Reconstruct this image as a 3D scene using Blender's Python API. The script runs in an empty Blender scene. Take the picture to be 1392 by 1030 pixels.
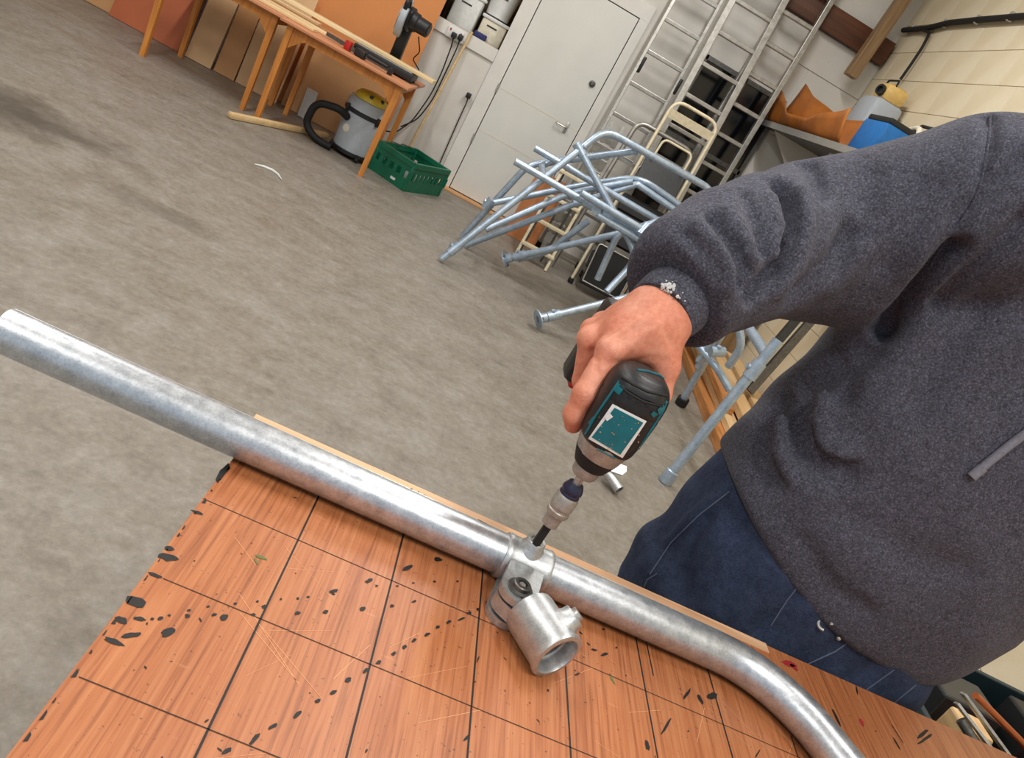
import bpy, bmesh, math, random
import numpy as np
from mathutils import Vector, Matrix, Quaternion, noise as mnoise
from mathutils.bvhtree import BVHTree

random.seed(4)
SC = bpy.context.scene
COL = SC.collection
PI = math.pi

# ---------------------------------------------------------------- camera
W, H, F = 1392.0, 1030.0, 1051.34
CAM = np.array([0.0, 0.0, 1.40])
RM = np.array([[0.88185099, -0.44814843, -0.14663499],
               [0.03837448, 0.37815606, -0.92494616],
               [0.46996407, 0.81003764, 0.35067476]])
cam_data = bpy.data.cameras.new('camera')
cam_data.sensor_fit = 'HORIZONTAL'
cam_data.sensor_width = 36.0
cam_data.lens = 36.0 * F / W
cam_data.clip_start = 0.02
cam = bpy.data.objects.new('camera', cam_data)
M4 = Matrix([list(RM[i]) + [CAM[i]] for i in range(3)] + [[0, 0, 0, 1]])
cam.matrix_world = M4
COL.objects.link(cam)
SC.camera = cam

# ---------------------------------------------------------------- world, exposure
world = bpy.data.worlds.new('overcast_sky')
SC.world = world
world.use_nodes = True
wn = world.node_tree.nodes
wn['Background'].inputs[0].default_value = (0.80, 0.90, 1.0, 1)
wn['Background'].inputs[1].default_value = 0.95
SC.view_settings.view_transform = 'Standard'
SC.view_settings.look = 'None'
SC.view_settings.gamma = 1.0
SC.view_settings.use_curve_mapping = False
SC.view_settings.exposure = -0.5
SC.cycles.use_denoising = True
SC.cycles.max_bounces = 6
SC.cycles.diffuse_bounces = 4
SC.cycles.glossy_bounces = 4
SC.cycles.caustics_reflective = False
SC.cycles.caustics_refractive = False

# two regular rows of equal strip lights hung from the ceiling, all above the frame: (x, y, power)
LIGHT_ROWS = [(-2.2, -1.0, 86), (0.8, -1.0, 86), (-2.2, 2.0, 86), (0.8, 2.0, 86), (-2.2, 5.0, 86), (0.8, 5.0, 86)]
LIGHT_Z = 3.9

# ---------------------------------------------------------------- photo pixel -> point helpers
def ray(px, py):
    return RM @ np.array([(px - W / 2) / F, -(py - H / 2) / F, -1.0])
def atz(px, py, z):
    d = ray(px, py); return CAM + d * ((z - CAM[2]) / d[2])
def aty(px, py, y):
    d = ray(px, py); return CAM + d * ((y - CAM[1]) / d[1])
def atx(px, py, x):
    d = ray(px, py); return CAM + d * ((x - CAM[0]) / d[0])

# ---------------------------------------------------------------- materials
def lin(c):
    out = []
    for v in c[:3]:
        v = v / 255.0
        out.append(v / 12.92 if v <= 0.04045 else ((v + 0.055) / 1.055) ** 2.4)
    return tuple(out) + (1.0,)

class NT:
    """small helper around a node tree"""
    def __init__(self, name):
        self.m = bpy.data.materials.new(name)
        self.m.use_nodes = True
        self.t = self.m.node_tree
        self.b = self.t.nodes['Principled BSDF']
    def n(self, typ, **kw):
        nd = self.t.nodes.new(typ)
        for k, v in kw.items():
            if k.startswith('i_'):
                nd.inputs[k[2:].replace('_', ' ')].default_value = v
            else:
                setattr(nd, k, v)
        return nd
    def l(self, a, b):
        self.t.links.new(a, b)
    def coords(self, scale=(1, 1, 1), kind='Object', rot=(0, 0, 0), loc=(0, 0, 0)):
        tc = self.n('ShaderNodeTexCoord')
        mp = self.n('ShaderNodeMapping')
        mp.inputs['Scale'].default_value = scale
        mp.inputs['Rotation'].default_value = rot
        mp.inputs['Location'].default_value = loc
        self.l(tc.outputs[kind], mp.inputs[0])
        return mp.outputs[0]
    def noise(self, vec, scale, detail=4, rough=0.55, dist=0.0):
        nd = self.n('ShaderNodeTexNoise')
        nd.inputs['Scale'].default_value = scale
        nd.inputs['Detail'].default_value = detail
        nd.inputs['Roughness'].default_value = rough
        nd.inputs['Distortion'].default_value = dist
        self.l(vec, nd.inputs['Vector'])
        return nd.outputs['Fac']
    def ramp(self, fac, stops):
        nd = self.n('ShaderNodeValToRGB')
        r = nd.color_ramp
        while len(r.elements) < len(stops):
            r.elements.new(0.5)
        for e, (p, c) in zip(r.elements, stops):
            e.position = p
            e.color = c if len(c) == 4 else tuple(c) + (1,)
        self.l(fac, nd.inputs[0])
        return nd.outputs[0]
    def mix(self, fac, a, b, mode='MIX'):
        nd = self.n('ShaderNodeMix', data_type='RGBA', blend_type=mode)
        for sock, v in ((nd.inputs[0], fac), (nd.inputs[6], a), (nd.inputs[7], b)):
            if isinstance(v, (int, float)):
                sock.default_value = v
            elif isinstance(v, tuple):
                sock.default_value = v
            else:
                self.l(v, sock)
        return nd.outputs[2]
    def bump(self, h, strength=0.2, dist=0.01):
        nd = self.n('ShaderNodeBump')
        nd.inputs['Strength'].default_value = strength
        nd.inputs['Distance'].default_value = dist
        self.l(h, nd.inputs['Height'])
        self.l(nd.outputs[0], self.b.inputs['Normal'])
    def set(self, color=None, rough=None, metal=None, **kw):
        if color is not None:
            if isinstance(color, tuple): self.b.inputs['Base Color'].default_value = color
            else: self.l(color, self.b.inputs['Base Color'])
        if rough is not None:
            if isinstance(rough, (int, float)): self.b.inputs['Roughness'].default_value = rough
            else: self.l(rough, self.b.inputs['Roughness'])
        if metal is not None:
            self.b.inputs['Metallic'].default_value = metal
        for k, v in kw.items():
            self.b.inputs[k.replace('_', ' ')].default_value = v
        return self.m

MAT = {}
def plain(name, c, rough=0.5, metal=0.0, var=0.12, scale=30.0, bump=0.0, spec=None, sheen=0.0):
    """plain coloured material with slight noise variation"""
    t = NT(name)
    v = t.coords()
    n = t.noise(v, scale, 5)
    base = lin(c)
    d = tuple(max(0, x * (1 - var)) for x in base[:3]) + (1,)
    u = tuple(min(1, x * (1 + var)) for x in base[:3]) + (1,)
    t.set(t.ramp(n, [(0.3, d), (0.7, u)]), rough, metal)
    if bump: t.bump(n, bump, 0.004)
    if spec is not None: t.b.inputs['Specular IOR Level'].default_value = spec
    if sheen:
        t.b.inputs['Sheen Weight'].default_value = sheen
        t.b.inputs['Sheen Roughness'].default_value = 0.6
    MAT[name] = t.m
    return t.m

def galv(name, c1, c2, rough=(0.28, 0.5), scale=60, metal=0.9, stretch=(1, 1, 1)):
    t = NT(name)
    v = t.coords(stretch)
    n1 = t.noise(v, scale, 6, 0.65)
    n2 = t.noise(v, scale * 6, 3, 0.7)
    vor = t.n('ShaderNodeTexVoronoi'); vor.inputs['Scale'].default_value = scale * 2.2
    t.l(v, vor.inputs['Vector'])
    c = t.ramp(n1, [(0.3, lin(c1)), (0.7, lin(c2))])
    c = t.mix(0.22, c, t.ramp(n2, [(0.35, lin([x * 0.6 for x in c1])), (0.6, lin(c2))]))
    bw = t.n('ShaderNodeRGBToBW'); t.l(vor.outputs['Color'], bw.inputs[0])
    c = t.mix(0.16, c, t.ramp(bw.outputs[0], [(0.2, lin(c1)), (0.8, lin(c2))]))
    r = t.n('ShaderNodeMapRange'); r.inputs[3].default_value = rough[0]; r.inputs[4].default_value = rough[1]
    t.l(n1, r.inputs[0])
    t.set(c, r.outputs[0], metal)
    t.bump(n2, 0.08, 0.002)
    MAT[name] = t.m
    return t.m

def wood(name, dark, light, axis=0, grain=1.0, rough=0.55, scale=1.0):
    """wood with grain streaks running along the given axis"""
    t = NT(name)
    s = [26 * scale, 26 * scale, 26 * scale]; s[axis] = 1.6 * scale
    v = t.coords(tuple(s))
    n = t.noise(v, 1.0, 6, 0.6, 0.6)
    s2 = [120 * scale] * 3; s2[axis] = 4 * scale
    n2 = t.noise(t.coords(tuple(s2)), 1.0, 3, 0.6)
    c = t.ramp(n, [(0.3, lin(dark)), (0.72, lin(light))])
    c = t.mix(0.35 * grain, c, t.ramp(n2, [(0.4, lin([x * 0.6 for x in dark])), (0.62, lin(light))]))
    t.set(c, rough, 0)
    t.bump(n2, 0.1, 0.003)
    MAT[name] = t.m
    return t.m

# ---------------------------------------------------------------- mesh builder
def frame_from(axis):
    a = Vector(axis).normalized()
    up = Vector((0, 0, 1)) if abs(a.z) < 0.95 else Vector((1, 0, 0))
    s = up.cross(a).normalized()
    return s, a.cross(s), a       # x, y, z=axis

class MB:
    def __init__(self):
        self.v = []; self.f = []
    def add(self, vs, fs):
        o = len(self.v)
        self.v += [Vector(p) for p in vs]
        self.f += [tuple(i + o for i in f) for f in fs]
        return self
    def box(self, c, s, rot=None, bevel=0.0):
        """box by centre and size; rot is a 3x3 Matrix; bevel chamfers all edges"""
        x, y, z = s[0] / 2, s[1] / 2, s[2] / 2
        c = Vector(c)
        if bevel <= 0:
            vs = [Vector((sx * x, sy * y, sz * z)) for sx in (-1, 1) for sy in (-1, 1) for sz in (-1, 1)]
            fs = [(0, 1, 3, 2), (4, 6, 7, 5), (0, 4, 5, 1), (2, 3, 7, 6), (0, 2, 6, 4), (1, 5, 7, 3)]
        else:
            bm = bmesh.new()
            bmesh.ops.create_cube(bm, size=1.0)
            for q in bm.verts: q.co = Vector((q.co.x * s[0], q.co.y * s[1], q.co.z * s[2]))
            bmesh.ops.bevel(bm, geom=list(bm.edges), offset=min(bevel, min(s) * 0.45), segments=2, profile=0.5, affect='EDGES')
            bm.verts.index_update()
            vs = [q.co.copy() for q in bm.verts]
            fs = [tuple(q.index for q in fc.verts) for fc in bm.faces]
            bm.free()
        if rot is not None: vs = [rot @ p for p in vs]
        return self.add([p + c for p in vs], fs)
    def beam(self, p0, p1, w, h, up=(0, 0, 1), bevel=0.0):
        """rectangular bar from p0 to p1, width w (sideways), height h (along up)"""
        p0, p1 = Vector(p0), Vector(p1)
        a = (p1 - p0); L = a.length; a.normalize()
        u = Vector(up); s = a.cross(u)
        if s.length < 1e-4: s = a.cross(Vector((1, 0, 0)))
        s.normalize(); u = s.cross(a)
        rot = Matrix((a, s, u)).transposed()
        return self.box((p0 + p1) / 2, (L, w, h), rot, bevel)
    def cyl(self, p0, p1, r0, r1=None, n=20, caps=True):
        r1 = r0 if r1 is None else r1
        p0, p1 = Vector(p0), Vector(p1)
        x, y, a = frame_from(p1 - p0)
        vs = []
        for p, r in ((p0, r0), (p1, r1)):
            for i in range(n):
                t = 2 * PI * i / n
                vs.append(p + (x * math.cos(t) + y * math.sin(t)) * r)
        fs = [(i, (i + 1) % n, n + (i + 1) % n, n + i) for i in range(n)]
        if caps: fs += [tuple(reversed(range(n))), tuple(range(n, 2 * n))]
        return self.add(vs, fs)
    def lathe(self, prof, p0, axis, n=28, sx=1.0, sy=1.0, xdir=None):
        """prof: list of (t along axis, radius)"""
        p0 = Vector(p0); a = Vector(axis).normalized()
        if xdir is not None:
            x = (Vector(xdir) - a * a.dot(Vector(xdir))).normalized(); y = a.cross(x)
        else:
            x, y, a = frame_from(axis)
        vs = []
        for (t, r) in prof:
            for i in range(n):
                q = 2 * PI * i / n
                vs.append(p0 + a * t + x * (math.cos(q) * r * sx) + y * (math.sin(q) * r * sy))
        fs = []
        for k in range(len(prof) - 1):
            for i in range(n):
                j = (i + 1) % n
                fs.append((k * n + i, k * n + j, (k + 1) * n + j, (k + 1) * n + i))
        if prof[0][1] > 1e-6: fs.append(tuple(reversed(range(n))))
        if prof[-1][1] > 1e-6: fs.append(tuple(range((len(prof) - 1) * n, len(prof) * n)))
        return self.add(vs, fs)
    def tube(self, pts, r, n=14, closed=False, caps=True, inner=None):
        pts = [Vector(p) for p in pts]
        m = len(pts)
        rr = r if isinstance(r, (list, tuple)) else [r] * m
        tang = []
        for i in range(m):
            if closed: t = pts[(i + 1) % m] - pts[i - 1]
            else: t = pts[min(i + 1, m - 1)] - pts[max(i - 1, 0)]
            tang.append(t.normalized())
        x, y, _ = frame_from(tang[0])
        rings = []
        for i in range(m):
            if i:
                q = tang[i - 1].rotation_difference(tang[i])
                x = q @ x
            x = (x - tang[i] * x.dot(tang[i])).normalized()
            y = tang[i].cross(x)
            rings.append([pts[i] + (x * math.cos(2 * PI * k / n) + y * math.sin(2 * PI * k / n)) * rr[i] for k in range(n)])
        vs = [p for rg in rings for p in rg]
        fs = []
        for i in range(m if closed else m - 1):
            a, b = i * n, ((i + 1) % m) * n
            for k in range(n):
                j = (k + 1) % n
                fs.append((a + k, a + j, b + j, b + k))
        if not closed and caps and inner is None:
            fs += [tuple(reversed(range(n))), tuple(range((m - 1) * n, m * n))]
        if inner is not None and not closed:
            o = len(vs)
            for i in range(m):
                vs += [pts[i] + (p - pts[i]) * (inner / rr[i]) for p in rings[i]]
            for i in range(m - 1):
                a, b = o + i * n, o + (i + 1) * n
                for k in range(n):
                    j = (k + 1) % n
                    fs.append((a + j, a + k, b + k, b + j))
            e = (m - 1) * n
            for k in range(n):
                j = (k + 1) % n
                fs.append((j, k, o + k, o + j))
                fs.append((e + k, e + j, o + e + j, o + e + k))
        return self.add(vs, fs)
    def prism(self, outline, origin, ux, uy, thick):
        """extrude a 2-D outline (list of (u,v)) in the plane ux,uy by thick along ux x uy"""
        o = Vector(origin); ux = Vector(ux).normalized(); uy = Vector(uy).normalized()
        nz = ux.cross(uy)
        n = len(outline)
        vs = [o + ux * u + uy * w for u, w in outline] + [o + ux * u + uy * w + nz * thick for u, w in outline]
        fs = [tuple(reversed(range(n))), tuple(range(n, 2 * n))]
        fs += [(i, (i + 1) % n, n + (i + 1) % n, n + i) for i in range(n)]
        return self.add(vs, fs)
    def ball(self, c, r, n=14, sc=(1, 1, 1)):
        prof = [(-math.cos(PI * k / (n // 2)) * r * sc[2], math.sin(PI * k / (n // 2)) * r) for k in range(n // 2 + 1)]
        prof[0] = (prof[0][0], 0.0); prof[-1] = (prof[-1][0], 0.0)
        return self.lathe(prof, c, (0, 0, 1), n, sc[0], sc[1])
    def build(self, name, mat, parent=None, smooth=True, angle=38):
        off = wloc(parent)
        me = bpy.data.meshes.new(name)
        me.from_pydata([p - off for p in self.v], [], self.f)
        return finish(me, name, mat, parent, smooth, angle)

def wloc(o):
    v = Vector((0, 0, 0))
    while o is not None:
        v = v + o.location; o = o.parent
    return v

def finish(me, name, mat, parent=None, smooth=True, angle=38, recalc=True):
    if recalc:
        bm = bmesh.new(); bm.from_mesh(me)
        bmesh.ops.remove_doubles(bm, verts=bm.verts, dist=1e-6)
        bmesh.ops.recalc_face_normals(bm, faces=bm.faces)
        bm.to_mesh(me); bm.free()
    if smooth:
        me.polygons.foreach_set('use_smooth', [True] * len(me.polygons))
        if angle is not None: me.set_sharp_from_angle(angle=math.radians(angle))
    o = bpy.data.objects.new(name, me)
    if mat is not None:
        o.data.materials.append(MAT[mat] if isinstance(mat, str) else mat)
    COL.objects.link(o)
    if parent is not None: o.parent = parent
    return o

def thing(name, label, cat, loc=(0, 0, 0), group=None):
    o = bpy.data.objects.new(name, None)
    o.empty_display_size = 0.05
    COL.objects.link(o)
    o.location = loc
    return tag(o, label, cat, group)
def tag(o, label, cat, group=None):
    o['label'] = label; o['category'] = cat
    if group: o['group'] = group
    return o
def struct(o):
    o['kind'] = 'structure'; return o
def copy_tree(o, parent=None):
    c = o.copy(); COL.objects.link(c); c.parent = parent
    for ch in list(o.children): copy_tree(ch, c)
    return c
def arc(c, r, a0, a1, ux, uy, n=8):
    c, ux, uy = Vector(c), Vector(ux).normalized(), Vector(uy).normalized()
    return [c + (ux * math.cos(a0 + (a1 - a0) * k / n) + uy * math.sin(a0 + (a1 - a0) * k / n)) * r for k in range(n + 1)]
def fillet(pts, r, n=6):
    """round the inner corners of a polyline"""
    pts = [Vector(p) for p in pts]
    out = [pts[0]]
    for i in range(1, len(pts) - 1):
        a = (pts[i - 1] - pts[i]); b = (pts[i + 1] - pts[i])
        rr = min(r, a.length * 0.45, b.length * 0.45)
        p0 = pts[i] + a.normalized() * rr; p1 = pts[i] + b.normalized() * rr
        for k in range(n + 1):
            t = k / n
            out.append(p0 * (1 - t) ** 2 + pts[i] * 2 * t * (1 - t) + p1 * t * t)
    out.append(pts[-1])
    return out

# ================================================================ materials
galv('galvanised_pipe', (168, 174, 182), (222, 226, 230), (0.30, 0.46), 70, 0.86)
galv('galvanised_cast', (172, 176, 180), (216, 218, 218), (0.34, 0.5), 90, 0.84)
galv('galvanised_blue', (150, 172, 196), (200, 216, 232), (0.28, 0.45), 20, 0.6)
galv('aluminium', (150, 148, 142), (196, 194, 188), (0.3, 0.5), 20, 0.8)
galv('steel_dark', (80, 80, 80), (130, 128, 124), (0.3, 0.55), 60, 0.85)
galv('steel_bright', (168, 166, 162), (214, 212, 206), (0.3, 0.48), 80, 0.75)
plain('white_paint', (226, 224, 218), 0.5, var=0.05, scale=6)
plain('door_paint', (222, 222, 216), 0.45, var=0.04, scale=3)
plain('black_plastic', (26, 27, 29), 0.45, var=0.3, scale=200, bump=0.05)
plain('black_rubber', (18, 18, 19), 0.7)
plain('dark_void', (8, 9, 12), 0.6)
plain('cream_paint', (226, 214, 184), 0.4)
plain('ink', (22, 20, 20), 0.6, var=0.4, scale=300)
plain('pencil', (48, 34, 26), 0.7, var=0.3, scale=300)
plain('ink_green', (92, 108, 56), 0.6)
plain('ink_red', (170, 40, 50), 0.6)
plain('scratch', (226, 168, 122), 0.7)
plain('blue_plastic', (24, 108, 180), 0.45)
plain('grey_plastic', (172, 180, 188), 0.4, var=0.06)
plain('yellow_plastic', (222, 196, 62), 0.4, var=0.1)
plain('tan_plastic', (222, 186, 112), 0.45, var=0.1)
plain('green_plastic', (16, 104, 76), 0.4, var=0.12, scale=12)
plain('red_plastic', (176, 34, 30), 0.4)
plain('white_plastic', (226, 228, 226), 0.4, var=0.06)
plain('leather', (178, 106, 42), 0.45, var=0.2, scale=8, bump=0.1)
plain('mdf', (206, 156, 106), 0.65, var=0.08, scale=4)
plain('mdf_pale', (222, 184, 140), 0.65, var=0.08, scale=4)
plain('terracotta_board', (190, 104, 66), 0.6, var=0.08, scale=4)
plain('rust_ply', (178, 112, 62), 0.6, var=0.2, scale=14)
plain('orange_board', (214, 140, 80), 0.6, var=0.07, scale=3)
plain('strap_white', (226, 220, 200), 0.7)
galv('nose_metal', (140, 136, 130), (186, 182, 174), (0.35, 0.5), 90, 0.5)
plain('steel_sheet', (70, 72, 74), 0.4, 0.6)
wood('table_wood', (186, 112, 42), (226, 150, 70), 2, 0.5)
wood('table_top_wood', (188, 120, 80), (224, 160, 118), 0, 0.6)
wood('pine_x', (228, 196, 142), (246, 226, 184), 0, 0.4, scale=0.6)
wood('pine_y', (200, 158, 104), (238, 206, 158), 1, 0.5, scale=0.6)
wood('timber_y', (160, 96, 44), (214, 150, 88), 1, 0.6, scale=0.6)
wood('timber_z', (118, 90, 58), (168, 136, 96), 2, 0.6, scale=0.6)
wood('beam_brown', (70, 40, 24), (110, 66, 42), 0, 0.6, scale=0.6)
wood('pole_wood', (206, 172, 120), (236, 208, 160), 0, 0.3)
wood('edge_strip_wood', (214, 160, 118), (240, 204, 166), 0, 0.5)

def mat_floor():
    t = NT('concrete_floor')
    v = t.coords()
    big = t.noise(v, 0.55, 5, 0.6, 0.4)
    mid = t.noise(t.coords((1, 1, 1), rot=(0, 0, 0.5)), 2.6, 6, 0.65, 0.3)
    streak = t.noise(t.coords((1.2, 5, 1), rot=(0, 0, 0.35)), 1.6, 6, 0.6, 0.5)
    fine = t.noise(v, 26, 6, 0.7)
    grit = t.noise(v, 120, 3, 0.7)
    c = t.ramp(big, [(0.30, lin((124, 113, 97))), (0.5, lin((148, 140, 129))), (0.70, lin((166, 166, 171)))])
    mot = t.noise(t.coords((1, 1, 1), loc=(3, 1, 0)), 7.0, 7, 0.72, 0.0)
    c = t.mix(0.5, c, t.ramp(mid, [(0.3, lin((112, 104, 92))), (0.52, lin((158, 150, 138))), (0.72, lin((186, 184, 182)))]))
    c = t.mix(0.35, c, t.ramp(streak, [(0.35, lin((116, 106, 92))), (0.65, lin((176, 174, 172)))]))
    c = t.mix(0.35, c, t.ramp(fine, [(0.32, lin((90, 84, 76))), (0.6, lin((180, 174, 164)))]), 'MULTIPLY')
    c = t.mix(0.18, c, t.ramp(grit, [(0.38, lin((60, 56, 52))), (0.55, lin((190, 186, 180)))]), 'MULTIPLY')
    c = t.mix(0.34, c, t.ramp(mot, [(0.32, lin((88, 80, 70))), (0.5, lin((142, 134, 122))), (0.68, lin((176, 174, 170)))]))
    mo2 = t.noise(t.coords((1, 1, 1), loc=(7, 2, 0)), 30.0, 6, 0.75, 0.0)
    c = t.mix(0.25, c, t.ramp(mo2, [(0.32, lin((82, 76, 68))), (0.52, lin((146, 138, 126))), (0.68, lin((184, 178, 168)))]))
    # two darker brown patches with a soft ragged border
    geo = t.n('ShaderNodeNewGeometry')
    for (sx, sy, rx, ry, amt) in ((-2.1, 3.90, 1.5, 0.75, 0.85), (-1.25, 3.55, 1.0, 0.3, 0.4)):
        mp = t.n('ShaderNodeMapping')
        mp.inputs['Location'].default_value = (-sx / rx, -sy / ry, 0)
        mp.inputs['Scale'].default_value = (1 / rx, 1 / ry, 0)
        t.l(geo.outputs['Position'], mp.inputs[0])
        ln = t.n('ShaderNodeVectorMath', operation='LENGTH'); t.l(mp.outputs[0], ln.inputs[0])
        ad = t.n('ShaderNodeMath', operation='ADD'); t.l(ln.outputs['Value'], ad.inputs[0])
        nm = t.n('ShaderNodeMath', operation='MULTIPLY'); t.l(mid, nm.inputs[0]); nm.inputs[1].default_value = 1.1
        t.l(nm.outputs[0], ad.inputs[1])
        fac = t.ramp(ad.outputs[0], [(0.6, (amt, amt, amt, 1)), (1.0, (0, 0, 0, 1))])
        # ramp clamps at 1: compress the range first
        c = t.mix(fac, c, lin((72, 66, 58)))
    rr = t.n('ShaderNodeMapRange'); rr.inputs[3].default_value = 0.34; rr.inputs[4].default_value = 0.68
    t.l(mid, rr.inputs[0])
    t.set(c, rr.outputs[0], 0)
    t.bump(fine, 0.12, 0.004)
    MAT['concrete_floor'] = t.m
mat_floor()

def mat_bench():
    t = NT('bench_ply')
    v = t.coords((46, 1.6, 1), rot=(0, 0, -0.03))
    g = t.noise(v, 1.0, 6, 0.62, 0.8)
    g2 = t.noise(t.coords((260, 6, 1), rot=(0, 0, -0.03)), 1.0, 4, 0.65, 0.3)
    blot = t.noise(t.coords(), 3.2, 4, 0.6)
    sc = t.noise(t.coords((14, 60, 1), rot=(0, 0, 0.6)), 1.0, 3, 0.6)
    c = t.ramp(g, [(0.26, lin((150, 84, 48))), (0.5, lin((172, 103, 61))), (0.75, lin((190, 122, 78)))])
    c = t.mix(0.5, c, t.ramp(g2, [(0.34, lin((102, 54, 32))), (0.47, lin((172, 103, 60))), (0.68, lin((200, 138, 94)))]))
    c = t.mix(t.ramp(blot, [(0.5, (0, 0, 0, 1)), (0.78, (0.45, 0.45, 0.45, 1))]), c, lin((212, 146, 102)))
    c = t.mix(t.ramp(sc, [(0.68, (0, 0, 0, 1)), (0.76, (0.35, 0.35, 0.35, 1))]), c, lin((222, 164, 122)))
    sp = t.noise(t.coords(), 240, 2, 0.5)
    c = t.mix(t.ramp(sp, [(0.70, (0, 0, 0, 1)), (0.74, (0.7, 0.7, 0.7, 1))]), c, lin((60, 40, 30)))
    t.set(c, 0.42, 0)
    t.bump(g2, 0.06, 0.002)
    MAT['bench_ply'] = t.m
mat_bench()

def mat_wall_white():
    t = NT('wall_white')
    v = t.coords()
    n = t.noise(v, 1.2, 5, 0.6)
    n2 = t.noise(v, 30, 4, 0.6)
    c = t.ramp(n, [(0.3, lin((206, 202, 194))), (0.6, lin((224, 221, 214)))])
    c = t.mix(t.ramp(n2, [(0.66, (0, 0, 0, 1)), (0.8, (0.3, 0.3, 0.3, 1))]), c, lin((150, 142, 130)))
    t.set(c, 0.5, 0)
    MAT['wall_white'] = t.m
mat_wall_white()

def mat_block():
    t = NT('painted_block')
    v = t.coords()
    n = t.noise(v, 2.0, 5, 0.6)
    n2 = t.noise(v, 60, 4, 0.6)
    c = t.ramp(n, [(0.3, lin((222, 206, 172))), (0.65, lin((236, 224, 196)))])
    t.set(c, 0.6, 0)
    t.bump(n2, 0.25, 0.004)
    MAT['painted_block'] = t.m
mat_block()

# ================================================================ setting
YB = 7.49      # back wall
XR = 2.64      # right wall
XL, YF, ZC = -6.2, -3.5, 4.3
def wallbox(name, c, s, mat):
    return struct(MB().box(c, s).build(name, mat, None, False))
floor = wallbox('floor', ((XL + XR) / 2, (YB + YF) / 2, -0.05), (XR - XL + 0.4, YB - YF + 0.4, 0.1), 'concrete_floor')
wallbox('ceiling', ((XL + XR) / 2, (YB + YF) / 2, ZC + 0.05), (XR - XL + 0.4, YB - YF + 0.4, 0.1), 'white_paint')
wallbox('wall_left', (XL - 0.05, (YB + YF) / 2, ZC / 2), (0.1, YB - YF, ZC), 'wall_white')
# back wall with a storage hatch (opening) left of the door
HX0, HX1, HZ0, HZ1 = -1.45, -0.40, 1.30, 2.05
mb = MB()
def slab(x0, x1, z0, z1): mb.box(((x0 + x1) / 2, YB + 0.06, (z0 + z1) / 2), (x1 - x0, 0.12, z1 - z0))
DO0, DO1, DOZ = -0.269, 0.566, 2.106      # doorway opening
slab(XL, HX0, 0, ZC); slab(HX1, DO0, 0, ZC); slab(DO1, XR, 0, ZC); slab(DO0, DO1, DOZ, ZC); slab(HX0, HX1, 0, HZ0); slab(HX0, HX1, HZ1, ZC)
wb = struct(mb.build('wall_back', 'wall_white', None, False))
mb = MB()
mb.box(((HX0 + HX1) / 2, YB + 0.62, (HZ0 + HZ1) / 2), (HX1 - HX0 + 0.1, 0.04, HZ1 - HZ0 + 0.3))
for xx in (HX0 - 0.02, HX1 + 0.02): mb.box((xx, YB + 0.37, (HZ0 + HZ1) / 2), (0.04, 0.5, HZ1 - HZ0 + 0.3))
for zz in (HZ0 - 0.03, HZ1 + 0.12): mb.box(((HX0 + HX1) / 2, YB + 0.37, zz), (HX1 - HX0, 0.5, 0.04))
mb.build('hatch_recess', 'timber_z', wb, False)
mb = MB()
mb.box(((HX0 - 0.05 - 0.407) / 2, YB - 0.012, HZ0 - 0.055), (-0.407 - HX0 + 0.05, 0.024, 0.11))
mb.build('hatch_sill', 'white_paint', wb, False)
# white wall panels right of the ladders, with open joints between them
for (x0, x1, z0, z1) in ((2.10, 2.632, 0.0, 1.846), (2.10, 2.632, 1.854, 2.446), (1.65, 2.632, 2.454, 2.756)):
    MB().box(((x0 + x1) / 2, YB - 0.007, (z0 + z1) / 2), (x1 - x0, 0.014, z1 - z0), None, 0.002).build('wall_panel', 'wall_white', wb, False)
# dark glazed window behind the ladders
win = thing('window_1', 'dark window behind the leaning ladders', 'window', (1.5, YB, 0.9)); struct(win)
WX0, WX1, WZ0, WZ1 = 1.24, 2.06, 0.75, 2.12
mb = MB()
for x in (WX0, (WX0 + WX1) / 2, WX1): mb.box((x, YB - 0.02, (WZ0 + WZ1) / 2), (0.04, 0.04, WZ1 - WZ0 + 0.04))
for z in (WZ0, 1.42, WZ1): mb.box(((WX0 + WX1) / 2, YB - 0.02, z), (WX1 - WX0, 0.04, 0.04))
mb.build('window_frame', 'steel_dark', win, False)
t = NT('dark_glass'); t.set(lin((7, 9, 15)), 0.12, 0); MAT['dark_glass'] = t.m  # glossy glass of one even blue-black colour
for i in range(2):
    for (za, zb) in ((WZ0, 1.42), (1.42, WZ1)):
        xa = WX0 + i * (WX1 - WX0) / 2; xb = xa + (WX1 - WX0) / 2
        MB().box(((xa + xb) / 2, YB - 0.006, (za + zb) / 2), (xb - xa - 0.03, 0.008, zb - za - 0.03)).build('pane', 'dark_glass', win, False)

# cream painted block wall on the right: blocks as parts of the wall
wr = struct(MB().box((XR + 0.11, (YB + YF) / 2, ZC / 2), (0.2, YB - YF + 0.2, ZC)).build('wall_right', 'painted_block', None, False))
BH, BL = 0.24, 0.46
blk = {}
z0c = 2.65 - 11 * BH
row = 0
zz = z0c
def block(yc, zc, L, Hh):
    key = (round(L, 3), round(Hh, 3))
    if key not in blk:
        o = MB().box((0, 0, 0), (0.02, L - 0.0012, Hh - 0.004), None, 0.0016).build('block', 'painted_block', None, False)
        COL.objects.unlink(o)
        blk[key] = o
    o = blk[key].copy(); COL.objects.link(o); o.parent = wr
    o.location = (XR + 0.004, yc, zc)
while zz < ZC - 0.05:
    hh = min(BH, ZC - zz)
    lo = max(zz, 0.0)
    if zz + hh > 0.02:
        y = YB
        first = True
        while y > 0.9:
            L = BL * (0.5 if (first and row % 2) else 1.0)
            first = False
            block(y - L / 2, (lo + zz + hh) / 2, L, zz + hh - lo)
            y -= L
    zz += BH; row += 1

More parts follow.
